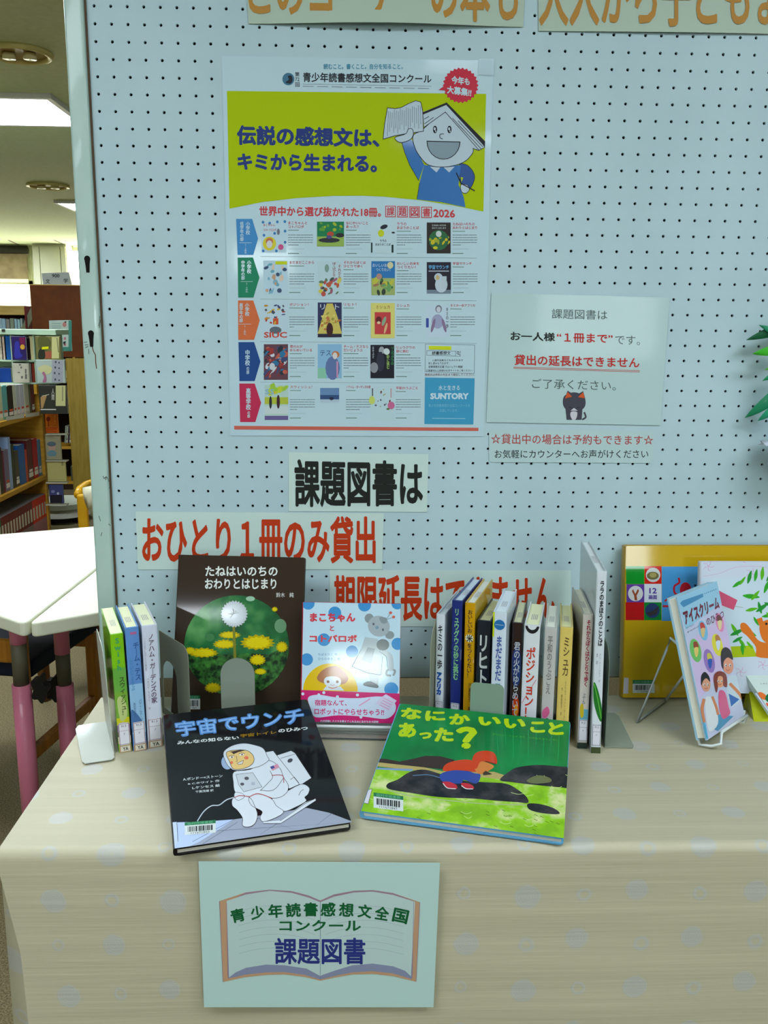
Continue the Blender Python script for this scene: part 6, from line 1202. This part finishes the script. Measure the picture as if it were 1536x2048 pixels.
# ------------------------------------------------------------------ upright books
def upright(pos, yaw, roll, t, h, d, col, label, texts=(), shapes=(), pages=(222, 222, 190), cover2=None, tag_=None, hard=True, name='book', group=None, side=None):
    M4, T, R = frame(math.radians(yaw), 0, math.radians(roll), pos); r = thing(name, M4, label, 'book', group)
    m = gloss(col); g = G(); bt = .0018 if hard else .0008
    sp = [(0, .004), (0, .0012), (t * .12, .0003), (t * .3, 0), (t * .7, 0), (t * .88, .0003), (t, .0012), (t, .004)]
    g.prism([T((x, y, 0)) for x, y in sp], R @ np.array([0, 0, h]), m)
    m2 = gloss(cover2) if cover2 else m
    g.box((0, .004, 0), (bt, d, h), m2, T); g.box((t - bt, .004, 0), (t, d, h), m2, T); cv = g.build('cover', r)
    g = G(); i = .003 if hard else .0005; g.box((bt, .004, i), (t - bt, d - i, h - i), paper(pages), T); pb = g.build('page_block', r)
    g = G()                                              # faint ink stamp of the library on the head of the pages
    for k in range(4):
        x = t * (.32 + .11 * k); g.face([T((x, d * .3, h - i + .0002)), T((x + t * .045, d * .3, h - i + .0002)), T((x + t * .045, d * .52, h - i + .0002)), T((x, d * .52, h - i + .0002))], M((150, 146, 150)))
    g.build('ink_stamp', pb)
    S = S_plane(T((t / 2, -.0002, 0)), R @ np.array([0, -1, 0])); sw = S
    F = S_frame(T((0, -.0001, h)), R @ np.array([1, 0, 0]), R @ np.array([0, 0, 1]), R @ np.array([0, -1, 0]))
    if shapes:
        g = G()
        for s_ in shapes: s_(g, F, t, h)
        g.build('spine_picture', cv)
    if texts:
        g = G()
        for body, u0, v0, u1, v1, c, b_ in texts:
            vert = len(body) > 1
            g.text(F, body, (t * u0, h * v0, t * u1, h * v1), gloss(c), L=3, bold=b_, vert=vert)
        g.build('lettering', cv)
    if tag_:
        g = G(); v0 = h - .047; v1 = h - .012; g.rect(F, t * .08, v0, t * .94, v1, gloss((214, 214, 222)), 4)
        for a in ((t * .1, v0 + .001, t * .92, v0 + .0016), (t * .1, v1 - .0016, t * .92, v1 - .001), (t * .1, v0 + .012, t * .92, v0 + .0124), (t * .1, v0, t * .14, v1), (t * .88, v0, t * .92, v1)): g.rect(F, *a, M((120, 70, 60)) if tag_ == 'YA' else M((60, 70, 90)), 5)
        g.text(F, '913', (t * .3, v0 + .003, t * .7, v0 + .0065), M((60, 60, 70)), L=5); g.text(F, 'ﾉ' if t > .02 else 'ﾁ', (t * .45, v0 + .016, t * .58, v0 + .019), M((60, 60, 70)), L=5)
        if tag_ == 'YA':
            g.rect(F, t * .04, h - .0115, t * .97, h - .0005, gloss((176, 140, 104)), 4); g.rect(F, t * .14, h - .0102, t * .88, h - .0018, gloss((206, 204, 186)), 5); g.text(F, 'YA', (t * .3, h - .009, t * .74, h - .003), M((40, 36, 30)), L=6, bold=.02)
        g.build('spine_label', cv)
    return r
def rs(u0, v0, u1, v1, c, L=1): return lambda g, F, t, h: g.rect(F, t * u0, h * v0, t * u1, h * v1, gloss(c), L)
def bs(pts, c, L=1): return lambda g, F, t, h: g.blob(F, [(min(max(u, .01), .99) * t, v * h) for u, v in pts], gloss(c), L)
K_ = (40, 38, 44)
upright((.0489, -.2583, .7), 20.5, -1.2, .0182, .1858, .1338, (122, 186, 20), 'lime green youth novel, leftmost of the three books by the white bookend', texts=[('Swish', .25, .03, .75, .30, (60, 150, 90), .03), ('スウィッシュ！', .45, .36, .85, .68, (60, 76, 40), .02)], pages=(228, 232, 190), tag_='YA', hard=False,
    shapes=[rs(0, .28, 1, .5, (96, 160, 60)), rs(0, .48, 1, .70, (110, 160, 50)), bs([(.15, .55), (.5, .52), (.85, .60), (.8, .70), (.3, .72)], (176, 190, 120), 2), rs(0, .70, 1, .76, (190, 190, 20), 1.5), rs(0, .73, 1, .84, (120, 84, 140), 1.4), bs([(.1, .75), (.6, .74), (.95, .78), (.4, .80)], (190, 170, 160), 2), rs(0, .82, 1, .88, (80, 72, 66), 2), rs(0, .86, 1, .92, (205, 190, 160), 2.4)])
upright((.0694, -.2542, .7), 20.7, -1.1, .0194, .1943, .1177, (92, 138, 196), 'light blue youth novel with whale shape, middle of the three books by the white bookend', texts=[('チーム・テス', .50, .12, .92, .42, (50, 86, 140), .015), ('だいじょうぶ', .14, .25, .42, .50, (70, 130, 176), .012), ('パティ・ルナ・マーチ 作', .62, .58, .84, .84, (60, 90, 130), 0), ('西田佳子 訳', .22, .60, .38, .78, (60, 90, 130), 0)], pages=(226, 228, 186), tag_='YA', hard=True,
    shapes=[rs(0, .45, 1, .85, (140, 182, 214)), bs([(.02, .66), (.35, .68), (.7, .74), (.9, .80), (.7, .84), (.02, .84)], (66, 108, 158), 2), rs(.35, .035, .8, .055, (170, 100, 140), 2)])
upright((.0885, -.2435, .7), 20.8, -.4, .0221, .1934, .1215, (200, 206, 220), 'white youth novel, rightmost of the three books by the white bookend', texts=[('ノアハム・ガーデンズの家', .38, .07, .76, .63, (90, 64, 84), .015), ('ペネロピ・ライブリー 作', .16, .42, .30, .68, (120, 96, 110), 0), ('この家に流れる時間', .08, .10, .2, .36, (160, 150, 165), 0)], pages=(222, 226, 190), tag_='YA', hard=True)
upright((.5266, -.1772, .7), -20.1, -.2, .0135, .19, .13, (206, 214, 222), 'slim white book with black title and blue rings, first in the right row', texts=[('キミの一歩', .22, .09, .82, .47, K_, .02), ('アフリカ', .2, .50, .8, .70, (30, 80, 160), .09), ('ことばあそび', .3, .73, .5, .88, (90, 90, 96), 0)], pages=(205, 215, 220), cover2=(190, 200, 205), tag_='x')
upright((.5500, -.186, .7), -20.7, -.3, .0164, .215, .1393, (34, 48, 118), 'dark blue book with pale green title in the right row', texts=[('リュウグウの砂に挑む', .24, .06, .76, .60, (130, 190, 140), .03)], shapes=[rs(.15, .78, .85, .95, (150, 165, 205), 1)], pages=(200, 214, 226), tag_='x')
upright((.5693, -.1987, .7), -19.6, -.5, .0156, .215, .1399, (202, 150, 14), 'golden yellow book with a white rice sun on the spine', texts=[('おいしいお', .32, .05, .78, .22, K_, .015), ('米', .22, .235, .84, .29, K_, .03), ('をつくりたい！', .32, .30, .78, .56, K_, .015), ('川瀬良子 著', .5, .60, .8, .82, K_, 0)], shapes=[lambda g, F, t, h: g.star(F, t * .5, h * .262, t * .46, t * .34, 11, gloss((226, 226, 190)), 1.5)], pages=(214, 220, 214), cover2=(196, 160, 30))
upright((.5868, -.2074, .7), -19.0, -.2, .0203, .19, .1193, (34, 40, 52), 'black book with large white title behind the steel tab', texts=[('リヒト！', .2, .12, .84, .70, (214, 220, 220), .03)], pages=(222, 222, 176))
upright((.6050, -.2431, .7), -16.8, -.3, .0200, .215, .127, (204, 216, 228), 'tall white book with blue and green title letters', texts=[('まだまだ', .28, .17, .74, .50, (76, 96, 160), .03), ('ここ', .3, .52, .72, .66, (50, 130, 130), .03), ('から', .28, .68, .76, .86, (60, 60, 110), .03)], shapes=[lambda g, F, t, h: g.ell(F, t * .5, h * .09, t * .4, t * .40, gloss((40, 110, 170)), 2), lambda g, F, t, h: g.line(F, [(t * .2, h * .09), (t * .8, h * .09)], .0007, gloss((170, 200, 220)), 3), rs(0, 0, .12, .18, (190, 206, 30), 1.2)], pages=(214, 226, 232))
upright((.6384, -.219, .7), -14.3, -.2, .0153, .19, .1194, (46, 30, 28), 'dark book with orange glow and white handwritten title', texts=[('君の火がゆらめいてる', .24, .16, .86, .86, (186, 190, 200), .015)], shapes=[bs([(.1, .28), (.6, .2), (.95, .3), (.9, .5), (.3, .52)], (40, 56, 110), 1), bs([(.3, .68), (.7, .62), (.97, .7), (.8, .84), (.35, .8)], (180, 60, 20), 1.4), bs([(.5, .71), (.8, .69), (.85, .76), (.55, .79)], (226, 150, 30), 1.8)], pages=(224, 224, 184))
upright((.6540, -.2288, .7), -15.2, 0, .0236, .19, .1211, (210, 214, 218), 'white book with red slanted title and a black arc on top', texts=[('ポジション！', .2, .18, .78, .78, (196, 50, 30), .02), ('高田由紀子', .34, .90, .66, 1.2, K_, .03)][:1] + [('高田', .34, .90, .62, .995, K_, .03)], shapes=[lambda g, F, t, h: g.ell(F, t * .5, h * .0, t * .44, t * .55, gloss((34, 32, 36)), 1, 0, 20, 5, 175), lambda g, F, t, h: g.ell(F, t * .5, -h * .005, t * .30, t * .34, gloss((210, 214, 218)), 1.6, 0, 20, 8, 172), lambda g, F, t, h: g.line(F, [(t * .9, h * .45), (t * .05, h * .66)], .0006, gloss((196, 50, 30)), 2), rs(.1, .835, .8, .850, (90, 90, 96), 2)], pages=(228, 230, 190))
upright((.6835, -.2408, .7), -13.6, -.2, .0176, .19, .1222, (186, 184, 180), 'pale grey book with a pink flower on the spine', texts=[('平和のうぶごえ', .26, .07, .70, .55, (112, 108, 110), .01), ('早乙女勝元', .4, .84, .66, .99, (100, 96, 98), .01)], shapes=[bs([(.1, .70), (.5, .66), (.7, .71), (.4, .76), (.12, .75)], (206, 96, 140), 1.5), bs([(.35, .77), (.6, .76), (.7, .8), (.45, .81)], (60, 110, 80), 1.5)], pages=(224, 228, 214))
upright((.7070, -.2403, .7), -12.5, -.3, .0187, .19, .1229, (212, 188, 100), 'cream yellow book with brown title, paler than its neighbours', texts=[('ミシュカ', .32, .08, .78, .40, (90, 70, 40), .015), ('エドワルト・ファン・デ・フェンデル', .56, .45, .70, .86, (110, 92, 60), 0), ('作 野坂悦子 訳', .3, .5, .42, .74, (110, 92, 60), 0)], pages=(226, 226, 176))
upright((.7385, -.2511, .7), -6.9, -.5, .0146, .2133, .1425, (196, 190, 180), 'grey white book with dark red title beside the tallest one', texts=[('それからぼくはひとりで歩く', .36, .04, .80, .53, (150, 36, 60), .03), ('ぶん', .3, .58, .6, .66, (60, 80, 100), .01)], shapes=[rs(.1, .70, .95, .78, (90, 160, 180), 1), bs([(.1, .68), (.4, .66), (.5, .75), (.2, .76)], (190, 170, 30), 1.6), bs([(.2, .83), (.8, .8), (.95, .87), (.3, .88)], (150, 40, 40), 1.4), rs(0, .955, 1, 1, (34, 50, 44), 2)], pages=(228, 226, 206), tag_='x', cover2=(170, 168, 158))
upright((.7556, -.267, .7), -7.2, -1.4, .0141, .2834, .1928, (208, 216, 222), 'tallest slim white picture book with a green leaf on the spine', texts=[('ララのまほうのことば', .34, .05, .80, .40, (44, 44, 52), .03), ('グレーシー・ジャン 作', .52, .44, .70, .60, (110, 110, 116), 0), ('杏 訳', .2, .44, .4, .50, (110, 110, 116), 0)], shapes=[bs([(.05, .60), (.5, .64), (.97, .74), (.96, .82), (.5, .78), (.1, .70)], (20, 110, 30), 1.5), lambda g, F, t, h: g.curve(F, [(t * .1, h * .61), (t * .5, h * .69), (t * .95, h * .80)], .0008, gloss((110, 200, 60)), 2), rs(0, .965, 1, 1, (60, 74, 40), 2)], pages=(214, 220, 222), tag_='x', cover2=(186, 198, 200))
# ------------------------------------------------------------------ bookends
m_be = M((128, 138, 124), .5, .1); m_beW = M((176, 182, 170), .45, .2); m_beD = M((118, 122, 104), .5, .1)
def plate(g, T, y0, y1, z1, th, m, r=.025, corner='front'):
    pts = [(y0, 0.0), (y1, 0.0)]
    for k in range(0, 91, 15): pts.append((y1 - r + r * math.cos(math.radians(k)), z1 - r + r * math.sin(math.radians(k))))
    for k in range(90, 181, 15): pts.append((y0 + r + r * math.cos(math.radians(k)), z1 - r + r * math.sin(math.radians(k))))
    g.prism([T((0, y, z)) for y, z in pts], T((th, 0, 0)) - T((0, 0, 0)), m)
# white bookend left of the lime book
M4, T, R = frame(math.radians(20.5), 0, math.radians(-2.5), (.0415, -.262, .7012)); B = thing('bookend', M4, 'white painted metal bookend, its base plate in front of the lime green book', 'bookend')
g = G(); plate(g, T, .0, .12, .165, .001, m_beW, .03); g.build('upright_plate', B)
bq = [at_z(*p, ZT + .002) for p in ((151, 1459), (157, 1452), (212, 1444), (216, 1446), (229, 1516), (224, 1520), (170, 1528), (164, 1524))]
g = G(); g.prism(bq, (0, 0, .0012), m_beW); g.build('base_plate', B)
# grey steel bookend right of the white novel (arched opening)
p_f = at_z(367, 1447, ZT); p_f = np.array([.144, -.198, .7012]); M4, T, R = frame(math.radians(37), 0, 0, p_f); B = thing('bookend', M4, 'grey green steel bookend with an arched opening, beside the dandelion book', 'bookend')
dd, hh_ = .10, .142; out = [(0, .012), (0, hh_ - .02)] + [(.02 - .02 * math.cos(math.radians(k)), hh_ - .02 + .02 * math.sin(math.radians(k))) for k in range(15, 91, 15)] + [(dd, hh_ + .0), (dd, .012)]
arch = [(.042, .012), (.042, .074)] + [(.067 - .025 * math.cos(math.radians(k)), .074 + .025 * math.sin(math.radians(k))) for k in range(15, 166, 15)] + [(.092, .074), (.092, .012)]
ring = out + arch[::-1]
g = G(); g.prism([T((0, y, z)) for y, z in ring], T((.0012, 0, 0)) - T((0, 0, 0)), m_beD); g.rbox((0, 0, 0), (.0012, dd, .012), m_beD, T, .0003); g.build('upright_plate', B)
g = G(); g.box((-.0, .02, 0), (-.015, .08, .001), m_beD, T); g.build('base_tongue', B)
# steel tab in front of the dandelion book
def tabend(cx0, cx1, top, Y, label, rnd, sheet_d, m=m_be, yaw=0):
    a, b_ = at_y(cx0, top, Y), at_y(cx1, top, Y); zt_ = float(a[2]); w = float(b_[0] - a[0]); M4, T, R = frame(math.radians(yaw), 0, 0, (float((a[0] + b_[0]) / 2), Y, .7005)); B = thing('bookend', M4, label, 'bookend')
    r = w / 2 if rnd else .008; h = zt_ - .7005; pts = [(-w / 2, 0), (w / 2, 0)] + [(w / 2 - r + r * math.cos(math.radians(k)), h - r + r * math.sin(math.radians(k))) for k in range(0, 91, 15)] + [(-w / 2 + r + r * math.cos(math.radians(k)), h - r + r * math.sin(math.radians(k))) for k in range(90, 181, 15)]
    g = G(); g.prism([T((x, 0, z)) for x, z in pts], T((0, .0012, 0)) - T((0, 0, 0)), m); g.build('upright_plate', B)
    g = G(); g.rbox((-w / 2, -sheet_d, 0), (w / 2, 0.001, .0012), m, T, .0004); g.build('base_plate', B); return B
tabend(440, 508.5, 1316.5, -.171, 'round-topped steel bookend tab in front of the dandelion cover', True, .07)
tabend(941.5, 1008, 1367.5, -.2445, 'square steel bookend tab in front of the black and white books', False, .05, M((126, 150, 132), .5, .1), yaw=-14.7)
# plate left of the right row
M4, T, R = frame(math.radians(-20.5), 0, math.radians(0), (.5160, -.197, .7012)); B = thing('bookend', M4, 'beige grey steel bookend at the left end of the right row', 'bookend')
g = G(); plate(g, T, 0, .135, .182, .0012, M((140, 144, 122), .45, .1), .045); g.build('upright_plate', B)
# bookend right of the tallest book
q0_ = at_z(1209.5, 1494, ZT + .001); M4, T, R = frame(math.radians(-7.2), 0, math.radians(-.6), q0_); B = thing('bookend', M4, 'grey green steel bookend right of the tallest white book', 'bookend')
g = G(); plate(g, T, 0, .13, .155, .0012, M((104, 116, 102), .5, .1), .03); g.build('upright_plate', B)
bq = [at_z(*p, ZT + .001) for p in ((1209.5, 1495), (1214, 1427), (1229, 1427), (1238, 1434), (1267, 1492), (1265, 1496))]
g = G(); g.prism(bq, (0, 0, .0012), M((140, 150, 132), .5, .1)); g.build('base_plate', B)
